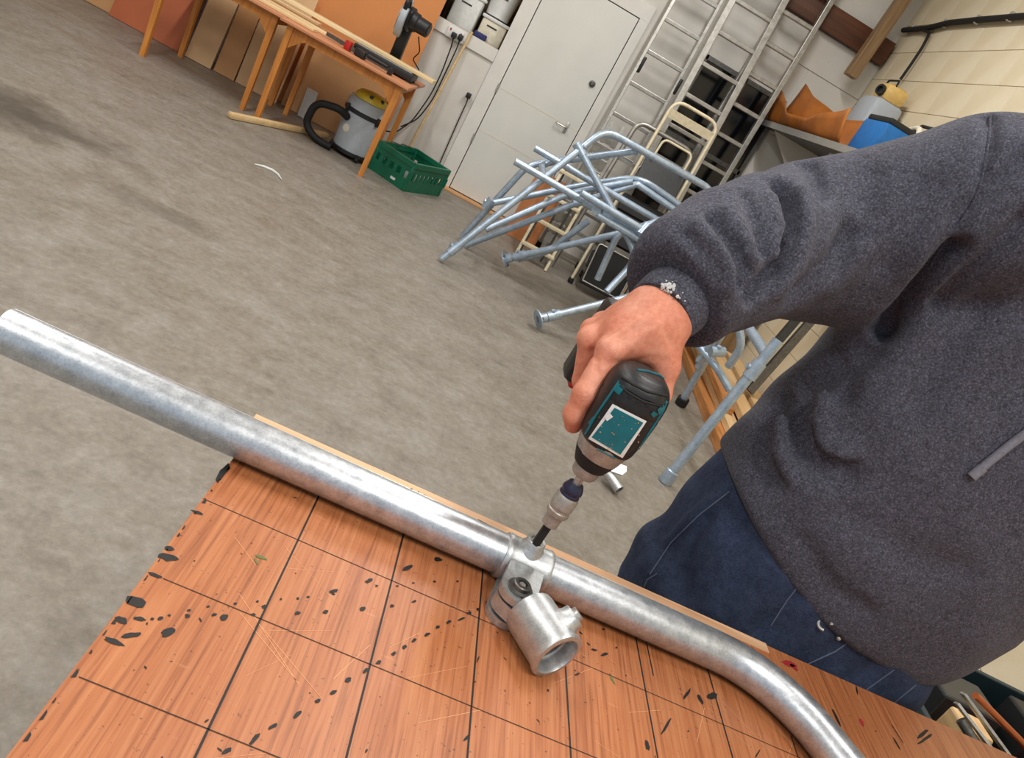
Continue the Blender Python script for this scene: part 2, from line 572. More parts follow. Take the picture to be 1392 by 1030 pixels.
# ---------------------------------------------------------------- door and frame
dz0, dz1, dx0, dx1 = 0.02, 2.10, -0.265, 0.562
door = thing('door_1', 'white flush workshop door in the back wall', 'door', (dx0, YB, 0)); struct(door)
leaf = MB().box(((dx0 + dx1) / 2, YB - 0.012, (dz0 + dz1) / 2), (dx1 - dx0 - 0.008, 0.03, dz1 - dz0 - 0.006), None, 0.003).build('door_leaf', 'door_paint', door, False)
for z in (1.03, 0.62): MB().box((dx0 + 0.41, YB - 0.028, z), (dx1 - dx0 - 0.02, 0.0015, 0.0035)).build('door_seam', 'cream_paint', leaf, False)
MB().box(((DO0 + DO1) / 2, YB + 0.09, DOZ / 2), (DO1 - DO0, 0.06, DOZ)).build('door_lining', 'door_paint', door, False)
for z in (1.02, 0.53):
    MB().cyl((dx0 - 0.004, YB - 0.034, z - 0.04), (dx0 - 0.004, YB - 0.034, z + 0.04), 0.008, n=10).build('hinge', 'steel_bright', door)
p = aty(767, 172, YB - 0.03)
h = MB(); h.box((p[0] + 0.02, YB - 0.032, p[2]), (0.03, 0.012, 0.10), None, 0.003)
h.tube(fillet([(p[0] + 0.02, YB - 0.03, p[2]), (p[0] + 0.02, YB - 0.075, p[2]), (p[0] - 0.075, YB - 0.075, p[2]), (p[0] - 0.085, YB - 0.06, p[2])], 0.02), 0.008, 8)
h.build('door_handle', 'steel_bright', leaf)
p = aty(805, 114, YB - 0.03)
MB().lathe([(0, 0.030), (0.008, 0.030), (0.01, 0.018), (0.03, 0.018), (0.036, 0.012)], (p[0], YB - 0.026, p[2]), (0, -1, 0), 18).build('lock_knob', 'steel_dark', leaf)
MB().box((-0.337, YB - 0.012, 1.053), (0.136, 0.024, 2.106), None, 0.003).build('trim_1', 'white_paint', None, False)
MB().box((0.609, YB - 0.012, 1.053), (0.086, 0.024, 2.106), None, 0.003).build('trim_2', 'white_paint', None, False)
MB().box(((-0.405 + 0.652) / 2, YB - 0.012, 2.171), (1.057, 0.024, 0.13), None, 0.003).build('trim_3', 'white_paint', None, False)
MB().box((dx0 + 0.35, YB - 0.085, 0.008), (0.95, 0.12, 0.016), None, 0.003).build('trim_4', 'mdf', None, False)
for n in ('trim_1', 'trim_2', 'trim_3', 'trim_4'): struct(bpy.data.objects[n])
# dark brown lintel beam and pale soffit above it at the right end of the back wall
trim = MB().beam((1.55, YB - 0.05, 2.86), (XR - 0.03, YB - 0.05, 2.86), 0.10, 0.20, bevel=0.006).build('trim_5', 'beam_brown'); struct(trim)

# ceiling strip lights
LIGHT_LABELS = ['white strip light near the open front, over the bare floor', 'white strip light near the open front, before the workbench', 'white strip light over the bare floor beside the workbench end', 'white strip light above the person behind the workbench',
                'white strip light over the floor before the wooden tables', 'white strip light over the floor before the guard rail frames']
LIGHT_NAMES = ['front_floor_lamp_offscreen', 'front_bench_lamp_offscreen', 'middle_floor_lamp_offscreen', 'middle_bench_lamp_offscreen', 'table_lamp_offscreen', 'frame_lamp_offscreen']
def strip_light(x, y, power, lab, nm):
    t = thing('strip_light', lab, 'light', (x, y, LIGHT_Z), 'ceiling strip lights')
    MB().box((x, y, LIGHT_Z + 0.04), (0.16, 1.5, 0.05), None, 0.01).build('housing', 'white_paint', t, False)
    for dy in (-0.5, 0.5): MB().cyl((x, y + dy, LIGHT_Z + 0.06), (x, y + dy, ZC), 0.004, n=6).build('hanger', 'steel_dark', t)
    ld = bpy.data.lights.new(nm, 'AREA'); ld.shape = 'RECTANGLE'; ld.size = 0.16; ld.size_y = 1.5
    ld.energy = power; ld.color = (1.0, 0.97, 0.93)
    lo = bpy.data.objects.new(nm, ld); COL.objects.link(lo); lo.parent = t; lo.location = (0, 0, 0.008)
for (x, y, pw), lab, nm in zip(LIGHT_ROWS, LIGHT_LABELS, LIGHT_NAMES): strip_light(x, y, pw, lab, nm)

# ================================================================ workbench
BZ = 0.885
BA = 0.0258                      # bench is turned by about 1.5 degrees
bu = Vector((math.cos(BA), math.sin(BA), 0)); bv = Vector((-math.sin(BA), math.cos(BA), 0))
def far_y(x): return 0.846 + 0.040 * (x + 0.11)
bench = thing('workbench', 'orange-brown plywood workbench with a drawn black grid and ink marks', 'workbench', (0.75, 0.45, 0))
XE = 1.78
outline = [(-0.100, 0.03), (XE, 0.06), (XE, far_y(XE)), (-0.108, far_y(-0.108))]
_bt = MB().prism(outline, (0, 0, BZ - 0.022), (1, 0, 0), (0, 1, 0), 0.022)
BT = _bt.build('bench_top', 'bench_ply', bench, False)
# pale edge strip along the far side
st = []
for x, d in ((-0.118, -0.022), (0.64, -0.017), (0.64, 0.002), (-0.118, 0.002)):
    st.append((x, far_y(x) + d))
_es = MB().prism(st, (0, 0, BZ - 0.020), (1, 0, 0), (0, 1, 0), 0.0212)
ES = _es.build('edge_strip', 'edge_strip_wood', bench, False)
mb = MB()
for x, y in ((0.0, 0.12), (1.68, 0.14), (1.68, 0.84), (0.0, 0.79)):
    MB().box((x, y, (BZ - 0.022) / 2), (0.07, 0.07, BZ - 0.022), None, 0.004).build('leg', 'timber_z', bench, False)
for (a, b) in (((0, .12), (1.68, .14)), ((1.68, .14), (1.68, .84)), ((1.68, .84), (0, .79)), ((0, .79), (0, .12))):
    MB().beam((a[0], a[1], BZ - 0.075), (b[0], b[1], BZ - 0.075), 0.03, 0.09).build('rail', 'timber_y', bench, False)
# drawn grid
def strip_on_bench(mb, p0, p1, w, z=0.0004):
    p0 = Vector((p0[0], p0[1], BZ + z)); p1 = Vector((p1[0], p1[1], BZ + z))
    d = (p1 - p0); d.normalize(); s = Vector((-d.y, d.x, 0)) * w / 2
    mb.add([p0 - s, p1 - s, p1 + s, p0 + s], [(0, 1, 2, 3)])
def drawn(a, b, w, mat, name):
    m = MB(); strip_on_bench(m, a, b, w); m.build(name, mat, BT, False)
# lines across the bench (heavier black)
for (a, b) in (((432.5, 676), (264.5, 1030)), ((548, 728), (470.5, 1030)), ((656, 777), (635, 1030)), ((768, 896), (776, 1030)),
               ((865, 871), (894, 1030)), ((964, 917), (996, 1030))):
    A = Vector(atz(*a, BZ)); B = Vector(atz(*b, BZ)); d = (B - A).normalized()
    drawn(A - d * 0.03, B + d * 0.2, 0.0019, 'ink', 'drawn_line')
for (a, b) in (((878, 870), (888, 918)), ((1075, 1000), (1085, 1030)), ((1212, 985), (1228, 1010))):
    drawn(atz(*a, BZ), atz(*b, BZ), 0.0016, 'ink', 'drawn_line')
# fainter lines along the bench
for (a, b) in (((276, 677.7), (652, 841)), ((221, 786), (641, 960)), ((107, 920), (283, 991))):
    A = Vector(atz(*a, BZ)); B = Vector(atz(*b, BZ)); d = (B - A).normalized()
    E = A + d * 1.25
    drawn(A, E, 0.0010, 'pencil', 'pencil_line')
# ink blobs and dashes, each (x, y, length px, width px, angle deg in the photo)
def mark(mb, px, py, L, w, ang):
    """a rounded ink stroke on the bench, given in photo pixels"""
    a = math.radians(ang); ux, uy = math.cos(a), math.sin(a)
    pts = []
    n = 12
    rr = random.Random(int(px * 7 + py * 13))
    for k in range(n):
        t = 2 * PI * k / n
        q = 1 + rr.uniform(-0.22, 0.22)
        du, dv = math.cos(t) * L / 2 * q, math.sin(t) * w / 2 * q
        pts.append(Vector(atz(px + ux * du - uy * dv, py + uy * du + ux * dv, BZ + 0.0005)))
    mb.add(pts, [tuple(range(n))])
mk = MB()
# a dotted row leading away from the left edge
for (x, y, L, w, a) in (
    (229, 859, 20, 11, -20), (183, 817, 30, 15, 20), (165, 842, 18, 9, 20), (190, 841, 16, 6, 10), (178, 863, 30, 7, -10),
    (156, 872, 30, 7, 22), (228, 757, 26, 10, 12), (230, 745, 14, 6, 10), (268, 696, 16, 4, 20), (210, 781, 20, 5, 20),
    (207, 841, 5, 4, 0), (218, 840, 8, 5, -20), (230, 836, 4, 3, 0), (255, 837, 8, 6, -10), (257, 829, 6, 3, -15), (283, 824, 5, 3, -15),
    (291, 835, 8, 4, -15), (305, 839, 12, 8, -20), (320, 820, 5, 3, 0), (344, 835, 7, 4, 0), (350, 817, 4, 3, 0), (359, 824, 7, 5, -20),
    (382, 814, 3, 3, 0), (405, 833, 8, 5, -20), (405, 813, 4, 3, 0), (419, 811, 4, 3, 0), (443, 831, 8, 5, -20), (454, 803, 12, 5, -15),
    (453, 807, 6, 3, 30), (493, 827, 9, 6, 0), (502, 789, 12, 5, -20), (512, 796, 4, 3, 0), (533, 823, 6, 4, -20), (554, 772, 15, 6, -25),
    (595, 760, 12, 6, 5), (540, 796, 4, 2, 0), (562, 792, 4, 2, 0), (563, 817, 6, 3, -20), (591, 790, 4, 3, 0), (622, 790, 4, 3, 0),
    (515, 900, 9, 5, -30), (535, 888, 7, 4, -35), (550, 879, 8, 5, -30), (563, 870, 8, 4, -35), (581, 862, 9, 4, -25), (595, 852, 7, 4, -30),
    (610, 845, 7, 4, -25), (627, 841, 10, 3, -20), (638, 833, 6, 4, 0), (650, 828, 6, 4, 0), (663, 818, 6, 4, -20), (497, 911, 9, 5, -35), (473, 924, 10, 6, -30),
    (453, 941, 10, 5, -25), (432, 952, 8, 5, -25), (405, 970, 16, 6, -40), (371, 987, 14, 5, -30), (346, 1004, 20, 6, -50),
    (309, 1020, 15, 6, -30), (635, 1002, 12, 4, -40), (650, 895, 10, 2, -70), (822, 889, 10, 4, -20), (808, 883, 8, 3, 15), (785, 916, 8, 3, -20),
    (880, 1013, 14, 6, 70), (934, 943, 18, 4, -55), (952, 950, 16, 4, 60), (906, 986, 24, 4, -60), (968, 946, 14, 10, 0), (1160, 985, 0, 0, 0),
    (1255, 997, 20, 5, -40), (1258, 1004, 24, 4, -35), (1137, 975, 26, 3, 65), (1030, 1024, 14, 2, -60), (1219, 1010, 20, 2, 60),
    (820, 855, 3, 3, 0), (838, 880, 3, 3, 0), (745, 938, 3, 3, 0), (790, 860, 6, 2, 40), (800, 875, 6, 2, 40), (1165, 938, 12, 2, 80)):
    if L >= 9:
        m1 = MB(); mark(m1, x, y, L, w, a); m1.build('ink_mark', 'ink', BT, False)
    elif L: mark(mk, x, y, L, w, a)
# random small flecks over the board
for k in range(170):
    x = random.uniform(-0.08, 0.95); y = random.uniform(0.30, 0.82)
    s = random.uniform(0.0003, 0.0009); a = random.uniform(0, PI); e = random.uniform(1, 3.2)
    pts = [Vector((x + math.cos(a) * math.cos(t) * s * e - math.sin(a) * math.sin(t) * s, y + math.sin(a) * math.cos(t) * s * e + math.cos(a) * math.sin(t) * s, BZ + 0.0004)) for t in [2 * PI * q / 7 for q in range(7)]]
    mk.add(pts, [tuple(range(7))])
mk.build('ink_fleck', 'ink', BT, False)['kind'] = 'stuff'
# worn black paint along the left edge
we = MB()
rr = random.Random(9)
y = 0.33
while y < 0.73:
    w_ = rr.uniform(0.003, 0.012); d = rr.uniform(0.001, 0.0035)
    if rr.random() < 0.75:
        x0 = -0.1005 - (y - 0.33) * 0.012
        we.add([(x0, y, BZ + .0005), (x0 + d, y + w_ * .2, BZ + .0005), (x0 + d * .7, y + w_ * .8, BZ + .0005), (x0, y + w_, BZ + .0005)], [(0, 1, 2, 3)])
    y += w_ + rr.uniform(0.003, 0.02)
mark(we, 303, 642, 34, 9, -52)
we.build('edge_wear', 'ink', BT, False)['kind'] = 'stuff'
for (x, y, L, w, a) in ((355, 757, 18, 4, 20), (348, 762, 10, 3, 60), (825, 787, 16, 5, 30), (776, 762, 8, 4, 30), (833, 924, 14, 3, 60), (822, 780, 12, 4, -60)):
    gm = MB(); mark(gm, x, y, L, w, a); gm.build('green_mark', 'ink_green', BT, False)
for (x, y, L, w, a) in ((1073, 902, 22, 7, 18), (1080, 907, 14, 5, 40), (1172, 982, 12, 4, 60), (480, 816, 0, 0, 0)):
    if L:
        gm = MB(); mark(gm, x, y, L, w, a); gm.build('red_mark', 'ink_red', BT, False)
sx = MB()
for k in range(60):
    x = random.uniform(-0.06, 0.75); y = random.uniform(0.33, 0.73); a = random.choice((0.5, 0.7, 2.4, -0.5, 1.2)) + random.uniform(-.3, .3); L = random.uniform(0.02, 0.11)
    x1 = max(-0.09, min(0.95, x + math.cos(a) * L)); y1 = y + math.sin(a) * L
    strip_on_bench(sx, (x, y), (x1, y1), random.uniform(0.0002, 0.0005), 0.0003)
sx.build('scratch', 'scratch', BT, False)['kind'] = 'stuff'
# scribbled figures on the edge strip
def stroke(pix, w):
    sq = MB()
    pts = [atz(a, b, BZ + 0.0016) for a, b in pix]
    for i in range(len(pts) - 1): strip_on_bench(sq, pts[i], pts[i + 1], w, 0.0017)
    sq.build('scribble', 'ink', ES, False)
def CX(pts): return [(460 + a / 5.354, 620 + b / 5.354) for a, b in pts]
for s, w in (([(58, 35), (78, 40)], .003), ([(210, 112), (250, 125)], .004), ([(312, 155), (330, 148), (352, 172), (398, 195)], .0016), ([(418, 212), (438, 200), (452, 214)], .0016),
             ([(470, 215), (490, 240)], .0018), ([(505, 245), (535, 235), (540, 258)], .0016), ([(582, 255), (595, 290), (625, 280), (660, 315)], .0016),
             ([(780, 370), (855, 395)], .003), ([(860, 400), (1060, 485)], .001), ([(1015, 460), (1150, 530)], .0022), ([(1070, 515), (1110, 510), (1155, 530)], .0014), ([(1180, 540), (1215, 565)], .003)):
    stroke(CX(s), w)

# ================================================================ bent tube on the bench
PR = 0.02415
PS = 0.0279
def pipe_pt(x): return Vector((x, 0.754 + PS * x, BZ + PR + 0.0015))
pd = Vector((1, PS, 0)).normalized(); pn = Vector((-pd.y, pd.x, 0))
pts = [pipe_pt(-0.372 + (0.512 + 0.372) * k / 14) for k in range(15)]
Rb = 0.15; c0 = pts[-1] - pn * Rb
for k in range(1, 15):
    t = math.radians(60) * k / 14
    pts.append(c0 + pn * Rb * math.cos(t) + pd * Rb * math.sin(t))
ed = (pd * math.cos(math.radians(60)) - pn * math.sin(math.radians(60)))
pts += [pts[-1] + ed * 0.08 * k for k in range(1, 5)]
pipe = thing('steel_tube', 'long bent galvanised steel tube lying across the workbench', 'tube', (0.1, 0.757, BZ))
MB().tube(pts, PR, 40, inner=PR - 0.0032).build('tube_wall', 'galvanised_pipe', pipe)
sm = MB()
# weld seam: a faint ridge along the tube, and crease scuffs on the bend
sm.tube([p + Vector((0, PR * 0.5, PR * 0.866)) for p in pts[:15]], 0.0004, 5)
sm.build('weld_seam', 'galvanised_cast', pipe)

# ================================================================ swivel clamp fitting
fit = thing('pipe_clamp', 'cast galvanised swivel clamp fitting gripping the steel tube', 'fitting', (0.25, 0.72, BZ))
fx0, fx1 = 0.2125, 0.2715
p0, p1 = pipe_pt(fx0), pipe_pt(fx1)
Lc = (p1 - p0).length
MB().lathe([(0, PR + .0008), (0, 0.0268), (0.003, 0.0280), (0.006, 0.0274), (0.012, 0.0271), (Lc - 0.012, 0.0271), (Lc - 0.006, 0.0274), (Lc - 0.003, 0.0280), (Lc, 0.0268), (Lc, PR + .0008)], p0, pd, 44).build('collar', 'galvanised_cast', fit)
pc = (p0 + p1) / 2
tip = Vector(aty(727, 737, 0.752))
ba = (Vector((0.0, -0.06, 1.0))).normalized()
bc = Vector((0.2405, pc.y, pc.z))
MB().lathe([(0.018, 0.0185), (0.027, 0.0150), (0.031, 0.0125), (0.037, 0.0118), (0.0385, 0.0105), (0.0385, 0.0075), (0.034, 0.007)], bc, ba, 26).build('screw_boss', 'galvanised_cast', fit)
MB().lathe([(0.030, 0.0072), (0.0365, 0.0072), (0.0365, 0.004), (0.033, 0.0036)], bc, ba, 20).build('grub_screw', 'steel_bright', fit)
# lug plates stacked on the pivot bolt
pv = Vector(atz(708, 798, BZ + 0.044)); pv.z = BZ
sa = Vector(atz(721, 834, BZ + 0.029)); sb = Vector(atz(756, 889, BZ + 0.029))
def lug(z0, th, r, toward, w, mat, name):
    """flat ear: round about the pivot, running towards a point"""
    d = (Vector((toward.x, toward.y, 0)) - Vector((pv.x, pv.y, 0))); L = d.length; d.normalize()
    s = Vector((-d.y, d.x, 0))
    out = []
    for k in range(17):
        t = PI / 2 + PI * k / 16
        out.append((math.cos(t) * r, math.sin(t) * r))
    out += [(L, -w), (L, w)]
    MB().prism(out, (pv.x, pv.y, BZ + z0), d, s, th).build(name, mat, fit, True, 30)
lug(0.0005, 0.0085, 0.0215, pc + Vector((0.0, -0.0165, 0)), 0.021, 'galvanised_cast', 'lug_plate')
lug(0.0325, 0.0085, 0.0215, pc + Vector((0.0, -0.0220, 0)), 0.021, 'galvanised_cast', 'lug_plate')
lug(0.0125, 0.0165, 0.0205, sa, 0.018, 'galvanised_cast', 'swivel_ear')
MB().lathe([(0, 0.0148), (0.003, 0.0148), (0.004, 0.0108), (0.008, 0.0104), (0.009, 0.0092), (0.009, 0.0055), (0.004, 0.0050)], (pv.x, pv.y, BZ + 0.041), (0, 0, 1), 24).build('pivot_bolt', 'steel_dark', fit)
MB().lathe([(0, 0.0040), (0.004, 0.0040)], (pv.x, pv.y, BZ + 0.0445), (0, 0, 1), 6).build('bolt_socket', 'steel_bright', fit)
# socket cylinder, open at the front
sd = (sb - sa).normalized(); SL = (sb - sa).length + 0.012
s0 = sa - sd * 0.008
SR = 0.0283
so = MB().lathe([(0, 0.010), (0, SR - 0.006), (0.004, SR - 0.001), (0.010, SR), (SL - 0.008, SR), (SL - 0.005, SR + 0.0016), (SL - 0.001, SR + 0.0012), (SL, SR - 0.001), (SL, 0.0240), (SL - 0.003, 0.0228), (SL - 0.016, 0.0222), (SL - 0.017, 0.019), (0.012, 0.0185), (0.010, 0.0)], s0, sd, 44).build('socket', 'galvanised_cast', fit)
side = sd.cross(Vector((0, 0, 1))).normalized()
if side.x < 0: side = -side
bdir = (side * 0.62 + Vector((0, 0, 0.78))).normalized()
bcen = s0 + sd * (SL * 0.60)
MB().lathe([(0.018, 0.0205), (0.0275, 0.0160), (0.031, 0.0142), (0.037, 0.0136), (0.0385, 0.0120), (0.0385, 0.0088), (0.035, 0.0082)], bcen, bdir, 26).build('screw_boss', 'galvanised_cast', fit)
MB().lathe([(0.030, 0.0082), (0.0425, 0.0082), (0.0435, 0.0068), (0.0435, 0.004), (0.039, 0.0034)], bcen, bdir, 20).build('grub_screw', 'steel_bright', fit)

# ================================================================ tables at the back wall
def school_table(x0, x1, y0, y1, zt, label):
    t = thing('wooden_table', label, 'table', ((x0 + x1) / 2, (y0 + y1) / 2, 0), 'wooden tables along the back wall')
    MB().box(((x0 + x1) / 2, (y0 + y1) / 2, zt - 0.011), (x1 - x0, y1 - y0, 0.022), None, 0.004).build('table_top', 'table_top_wood', t, False)
    li = 0.075
    for sx in (-1, 1):
        for sy in (-1, 1):
            x = (x0 + li) if sx < 0 else (x1 - li); y = (y0 + li) if sy < 0 else (y1 - li)
            m = MB()
            a, b = 0.024, 0.019
            vs = [(x + s * a, y + q * a, zt - 0.022) for s, q in ((-1, -1), (1, -1), (1, 1), (-1, 1))] + [(x + s * b, y + q * b, 0) for s, q in ((-1, -1), (1, -1), (1, 1), (-1, 1))]
            m.add(vs, [(0, 1, 2, 3), (7, 6, 5, 4), (0, 4, 5, 1), (1, 5, 6, 2), (2, 6, 7, 3), (3, 7, 4, 0)])
            m.build('leg', 'table_wood', t, False)
    for y in (y0 + li, y1 - li):
        MB().beam((x0 + li, y, zt - 0.055), (x1 - li, y, zt - 0.055), 0.02, 0.065).build('apron', 'table_wood', t, False)
        for x, s in ((x0 + li, 1), (x1 - li, -1)):
            MB().prism([(0, 0), (s * 0.13, 0), (s * 0.10, -0.02), (s * 0.03, -0.09), (0, -0.12)][::1 if s < 0 else -1], (x, y + 0.012, zt - 0.087), (1, 0, 0), (0, 0, 1), 0.02).build('corner_brace', 'table_wood', t, False)
    for x in (x0 + li, x1 - li):
        MB().beam((x, y0 + li, zt - 0.055), (x, y1 - li, zt - 0.055), 0.02, 0.065).build('apron', 'table_wood', t, False)
    return t
TZ = 0.775
school_table(-1.83, -0.80, 6.10, 6.98, TZ, 'orange-brown wooden table carrying the mitre saw, beside the vacuum cleaner')
school_table(-2.80, -1.835, 6.20, 7.02, TZ, 'orange-brown wooden table standing before the terracotta board')

# planks lying on the tables
def plank(p0, p1, w, h, mat, label, grp='pale planks on the wooden tables'):
    o = MB().beam(p0, p1, w, h, bevel=0.003).build('plank', mat, None, False)
    return tag(o, label, 'plank', grp)
plank((-2.9, 6.63, 0.862), (-0.70, 6.57, 0.862), 0.16, 0.026, 'pine_x', 'long pale pine plank resting across the saw bed and past the table edge')
plank((-2.75, 6.66, 0.788), (-1.44, 6.50, 0.788), 0.17, 0.022, 'pine_x', 'pale pine board lying flat on the tables in front of the saw')
plank((-2.70, 6.43, 0.786), (-1.62, 6.31, 0.786), 0.10, 0.020, 'pine_x', 'narrow pale batten lying along the table front')
plank((-2.75, 6.86, 0.789), (-1.75, 6.86, 0.789), 0.10, 0.024, 'pine_x', 'pale pine board lying below the long plank')

# mitre saw
saw = thing('mitre_saw', 'black mitre saw with a grey blade guard on the wooden table', 'saw', (-1.12, 6.6, TZ))
m = MB(); m.box((-1.10, 6.56, TZ + 0.040), (0.50, 0.30, 0.06), None, 0.008); m.box((-1.10, 6.66, TZ + 0.03), (0.16, 0.46, 0.055), None, 0.01)
m.build('base', 'black_plastic', saw)
m = MB()
for x in (-1.33, -0.87): m.box((x, 6.52, TZ + 0.005), (0.05, 0.22, 0.01))
m.build('foot', 'black_rubber', saw, False)
MB().box((-1.10, 6.45, TZ + 0.072), (0.46, 0.03, 0.010)).build('bed_rail', 'steel_bright', saw, False)
for x in (-1.27, -0.93): MB().box((x, 6.72, TZ + 0.075), (0.15, 0.02, 0.04), None, 0.004).build('fence', 'steel_dark', saw, False)
m = MB(); m.beam((-1.10, 6.84, TZ + 0.06), (-1.10, 6.80, TZ + 0.42), 0.09, 0.08, (0, 1, 0), 0.01); m.beam((-1.10, 6.80, TZ + 0.38), (-1.06, 6.62, TZ + 0.42), 0.06, 0.07, bevel=0.01)
m.build('arm', 'black_plastic', saw)
MB().lathe([(0, 0.03), (0.002, 0.145), (0.05, 0.15), (0.055, 0.14), (0.056, 0.03)], (-1.165, 6.68, TZ + 0.39), (1, 0.1, 0), 32).build('blade_guard', 'grey_plastic', saw)
MB().lathe([(0, 0.02), (0, 0.105), (0.003, 0.105), (0.003, 0.02)], (-1.172, 6.68, TZ + 0.39), (1, 0.1, 0), 36).build('blade', 'steel_bright', saw)
MB().lathe([(0, 0.075), (0.04, 0.075), (0.05, 0.06), (0.09, 0.058), (0.10, 0.05), (0.19, 0.048), (0.20, 0.038)], (-1.11, 6.685, TZ + 0.405), (1, -0.10, -0.02), 24, 1.25, 1.25).build('motor', 'black_plastic', saw)
m = MB(); m.tube(fillet([(-1.11, 6.58, TZ + 0.48), (-1.11, 6.50, TZ + 0.54), (-1.11, 6.42, TZ + 0.52), (-1.11, 6.44, TZ + 0.46)], 0.03), 0.017, 10); m.build('handle', 'black_plastic', saw)
m = MB(); m.tube(fillet([(-0.98, 6.74, TZ + 0.32), (-0.93, 6.80, TZ + 0.22), (-0.97, 6.86, TZ + 0.14), (-0.88, 6.90, TZ + 0.08), (-0.95, 6.93, TZ + 0.006)], 0.03), 0.005, 6); m.build('cord', 'black_rubber', saw)
# bar clamp with a red jaw lying on the table edge
cl = thing('bar_clamp', 'black bar clamp with a red jaw lying at the table edge', 'clamp', (-1.3, 6.32, TZ))
m = MB(); m.beam((-1.55, 6.35, TZ + 0.03), (-0.98, 6.22, TZ + 0.03), 0.012, 0.028); m.build('bar', 'steel_dark', cl, False)
m = MB(); m.box((-1.36, 6.305, TZ + 0.035), (0.05, 0.05, 0.07), Matrix.Rotation(-0.22, 3, 'Z'), 0.008); m.build('red_jaw', 'red_plastic', cl)
m = MB(); m.box((-1.25, 6.28, TZ + 0.03), (0.09, 0.06, 0.06), Matrix.Rotation(-0.22, 3, 'Z'), 0.012); m.build('slide', 'black_plastic', cl)
m = MB(); m.cyl((-1.19, 6.265, TZ + 0.045), (-1.02, 6.225, TZ + 0.045), 0.016, 0.013, 12); m.build('handle', 'black_plastic', cl)
m = MB(); m.box((-0.99, 6.222, TZ + 0.03), (0.03, 0.05, 0.06), Matrix.Rotation(-0.22, 3, 'Z'), 0.006); m.build('end_jaw', 'black_plastic', cl)

# sheets of board leaning against the back wall
def sheet(x0, x1, yb, yt, h, th, mat, label, skew=0.0):
    o = MB()
    a = Vector((x0, yb, 0)); b = Vector((x1, yb, 0)); c = Vector((x1 + skew, yt, h)); d = Vector((x0 + skew, yt, h))
    n = (b - a).cross(d - a).normalized() * th
    o.add([a, b, c, d, a - n, b - n, c - n, d - n], [(0, 1, 2, 3), (7, 6, 5, 4), (0, 4, 5, 1), (1, 5, 6, 2), (2, 6, 7, 3), (3, 7, 4, 0)])
    ob = o.build('board_sheet', mat, None, False)
    ob.location.z = max(0.0, 0.001 - min(v.co.z for v in ob.data.vertices))
    return tag(ob, label, 'board', 'boards leaning on the back wall')
sheet(-2.20, -0.985, 7.28, 7.46, 2.30, 0.012, 'orange_board', 'large orange fibreboard sheet leaning on the wall behind the mitre saw')
sheet(-1.90, -1.10, 7.20, 7.255, 0.62, 0.012, 'mdf', 'low tan fibreboard offcut standing behind the vacuum cleaner')
sheet(-2.30, -1.92, 7.12, 7.20, 0.95, 0.018, 'mdf_pale', 'pale pinkish board leaning behind the meeting table legs')
sheet(-2.495, -2.31, 7.10, 7.26, 1.25, 0.018, 'mdf', 'tan fibreboard strip leaning beside the pale pinkish board')
sheet(-2.74, -2.51, 7.06, 7.36, 1.45, 0.018, 'mdf_pale', 'narrow pale tan board leaning next to the terracotta board', 0.0)
sheet(-3.42, -2.80, 7.06, 7.40, 1.30, 0.012, 'terracotta_board', 'terracotta painted board leaning on the back wall', 0.0)
sheet(-4.3, -3.43, 7.12, 7.44, 1.5, 0.015, 'mdf', 'wide tan sheet leaning at the far end past the terracotta board')
lab = MB().box((-1.66, 7.10, 0.16), (0.10, 0.02, 0.26), Matrix.Rotation(0.1, 3, 'X'), 0.002).build('paper_bag', 'white_plastic', None, False)
lab.location.z = -0.025
tag(lab, 'small white paper packet standing behind the table legs', 'packet')

# wooden batten on the floor
o = MB().beam((-1.84, 5.82, 0.024), (-1.36, 6.84, 0.024), 0.05, 0.046, bevel=0.012).build('floor_batten', 'pole_wood'); tag(o, 'pale wooden batten lying on the concrete floor below the tables', 'batten')

# ---------------------------------------------------------------- vacuum cleaner
vc = Vector((-1.10, 6.66, 0))
vac = thing('vacuum_cleaner', 'grey drum vacuum cleaner with yellow lid and black hose', 'vacuum', vc)
m = MB(); m.lathe([(0.055, 0.14), (0.06, 0.158), (0.30, 0.172), (0.36, 0.175)], vc, (0, 0, 1), 32); m.build('drum', 'grey_plastic', vac)
MB().lathe([(0.355, 0.178), (0.36, 0.184), (0.385, 0.184), (0.39, 0.178)], vc, (0, 0, 1), 32).build('rim_band', 'black_plastic', vac)
MB().lathe([(0.388, 0.178), (0.44, 0.178), (0.475, 0.165), (0.48, 0.14)], vc, (0, 0, 1), 32).build('head', 'grey_plastic', vac)
_vl = MB().lathe([(0.475, 0.145), (0.51, 0.14), (0.54, 0.11), (0.55, 0.06), (0.552, 0.0)], vc, (0, 0, 1), 28)
vlid = _vl.build('lid', 'yellow_plastic', vac)
for a in (0.4, 1.2, 2.0): MB().box(vc + Vector((math.cos(a - 1.9) * 0.12, math.sin(a - 1.9) * 0.12, 0.524)), (0.03, 0.03, 0.03), None, 0.006).build('lid_switch', 'black_plastic', vlid)
m = MB(); m.lathe([(0.03, 0.15), (0.032, 0.175), (0.058, 0.175), (0.06, 0.15)], vc, (0, 0, 1), 28); m.build('base_ring', 'black_plastic', vac)
for k in range(4):
    a = 0.6 + k * PI / 2
    c = vc + Vector((math.cos(a) * 0.175, math.sin(a) * 0.175, 0.024))
    m = MB(); m.cyl(c + Vector((0.012, 0, 0)), c - Vector((0.012, 0, 0)), 0.023, n=14); m.box(c + Vector((0, 0, 0.024)), (0.04, 0.035, 0.03), None, 0.006); m.build('castor', 'black_rubber', vac)
m = MB()
